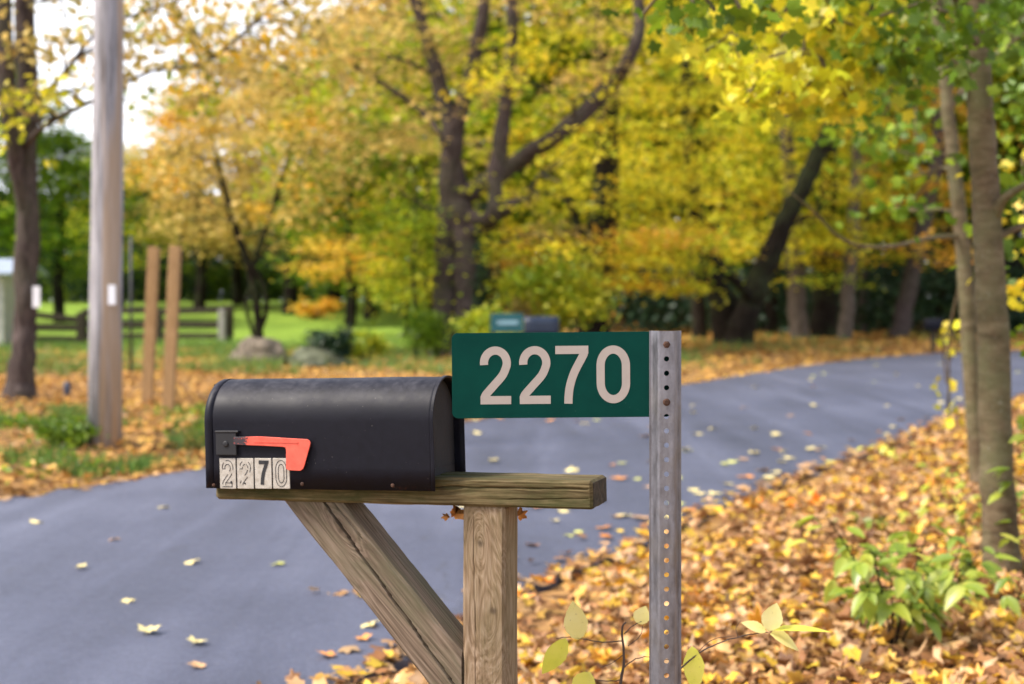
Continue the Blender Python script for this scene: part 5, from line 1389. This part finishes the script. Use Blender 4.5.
for i, (px_, Y, h, lab) in enumerate(((938, 9.3, .2, 'tiny yellow-green sprig behind the seedling bush'), (885, 12.2, .22, 'tuft of green leaves beside the road edge on the bank'), (950, 10.6, .2, 'small sprig left of the thin bare trunk'), (915, 5.9, .1, 'tiny green seedling low in the leaves below the bush'), (1000, 8.6, .28, 'green sprig right behind the near bare trunk'), (1012, 5.9, .2, 'low green sprig at the right frame edge in front of the bare trunk'), (965, 8.2, .2, 'yellowish green sprig between the two bare trunks'), (870, 8.6, .1, 'very small green sprig in the leaves above the seedling bush'))):
    leafy_sapling('green_sprig', lab, px_, Y, [(.08, 0, h), (-.08, .03, h * .8)], 20 + i, mat=(LYG if i in (0, 1) else LG), lsz=.08, leaves=6, group='green sprigs on the bank')

# bare-twigged shrub with a few yellow leaves in front of the camera
yT = 2.95
tr = root('twiggy_shrub', (pix(632, 0, yT).x, yT, gz(pix(632, 0, yT).x, yT)), 'thin bare-twigged shrub with a few large yellow leaves around the metal post', 'shrub')
inv = -Vector(tr.location)
def tp(px_, py_, Y=yT): return pix(px_, py_, Y) + inv
ms = MB()
def tw(pts, r0_, r1_):
    Q = resample([tuple(tp(*p)) for p in pts], 5)
    Q = [Vector(q) + Vector((noise.noise(Vector((i * .7, pts[0][0], 0))), 0, noise.noise(Vector((i * .7, pts[0][1], 4))))) * .0016 for i, q in enumerate(Q)]
    ms.tube(Q, list(np.linspace(r0_, r1_, len(Q))), 6)
gb = CZ * FPX / yT + HOR
tw([(628, 980), (624, 860), (618, 760), (620, 690), (624, 660), (622, 630), (626, 622)], .005, .0016)
tw([(622, 641), (602, 642), (583, 639), (566, 637), (556, 639)], .0013, .0007)
tw([(624, 634), (634, 625), (648, 619), (664, 612)], .0013, .0007)
tw([(623, 668), (636, 659), (652, 657), (680, 662)], .0014, .0007)
tw([(622, 680), (604, 681), (592, 678), (586, 671)], .0012, .0007)
tw([(623, 655), (612, 663), (600, 668)], .001, .0005)
tw([(628, 646), (640, 636), (643, 624)], .001, .0005)
tw([(634, 720), (660, 690), (690, 660), (712, 646), (742, 636), (768, 632)], .0026, .0009)
tw([(692, 658), (712, 640), (735, 636)], .001, .0006)
tw([(738, 637), (736, 628), (741, 620)], .0008, .0004)
tw([(660, 690), (680, 694), (704, 700), (720, 712)], .001, .0006)
ms.build('stems', simple('dark_twig', (.06, .04, .03), .8, sc_=60, var=.4), tr, True)
l1 = MB(); l2 = MB()
def pl(mb, px_, py_, ex, ey, W_, up=(0, -1, .15), **kw):
    a = tp(px_, py_); b_ = tp(ex, ey); place_leaf(mb, a, b_ - a, up, (b_ - a).length, W_, **kw)
pl(l1, 578, 640, 573, 601, .050, fold=.12, bend=.03)
pl(l2, 566, 638, 543, 676, .045, up=(.35, -1, .2), fold=.15, bend=.12)
pl(l2, 590, 672, 576, 700, .05, up=(.1, -1, .5), fold=.15, bend=.1)
pl(l2, 692, 646, 696, 694, .043, up=(-.1, -1, .1), fold=.15, bend=.08, seed=2)
pl(l2, 770, 630, 832, 626, .024, up=(0, -.35, 1), fold=.3, bend=.12)
pl(l1, 768, 631, 777, 603, .045, fold=.1, bend=.05)
pl(l1, 766, 632, 742, 621, .03, up=(0, -.7, 1), fold=.2, bend=.1)
pl(l1, 770, 634, 802, 645, .045, up=(.1, -.5, 1), fold=.2, bend=.25)
pl(l1, 638, 624, 646, 606, .035, fold=.1, bend=.05)
l1.build('leaves', LPY, tr, True); l2.build('leaves', LYG, tr, True)
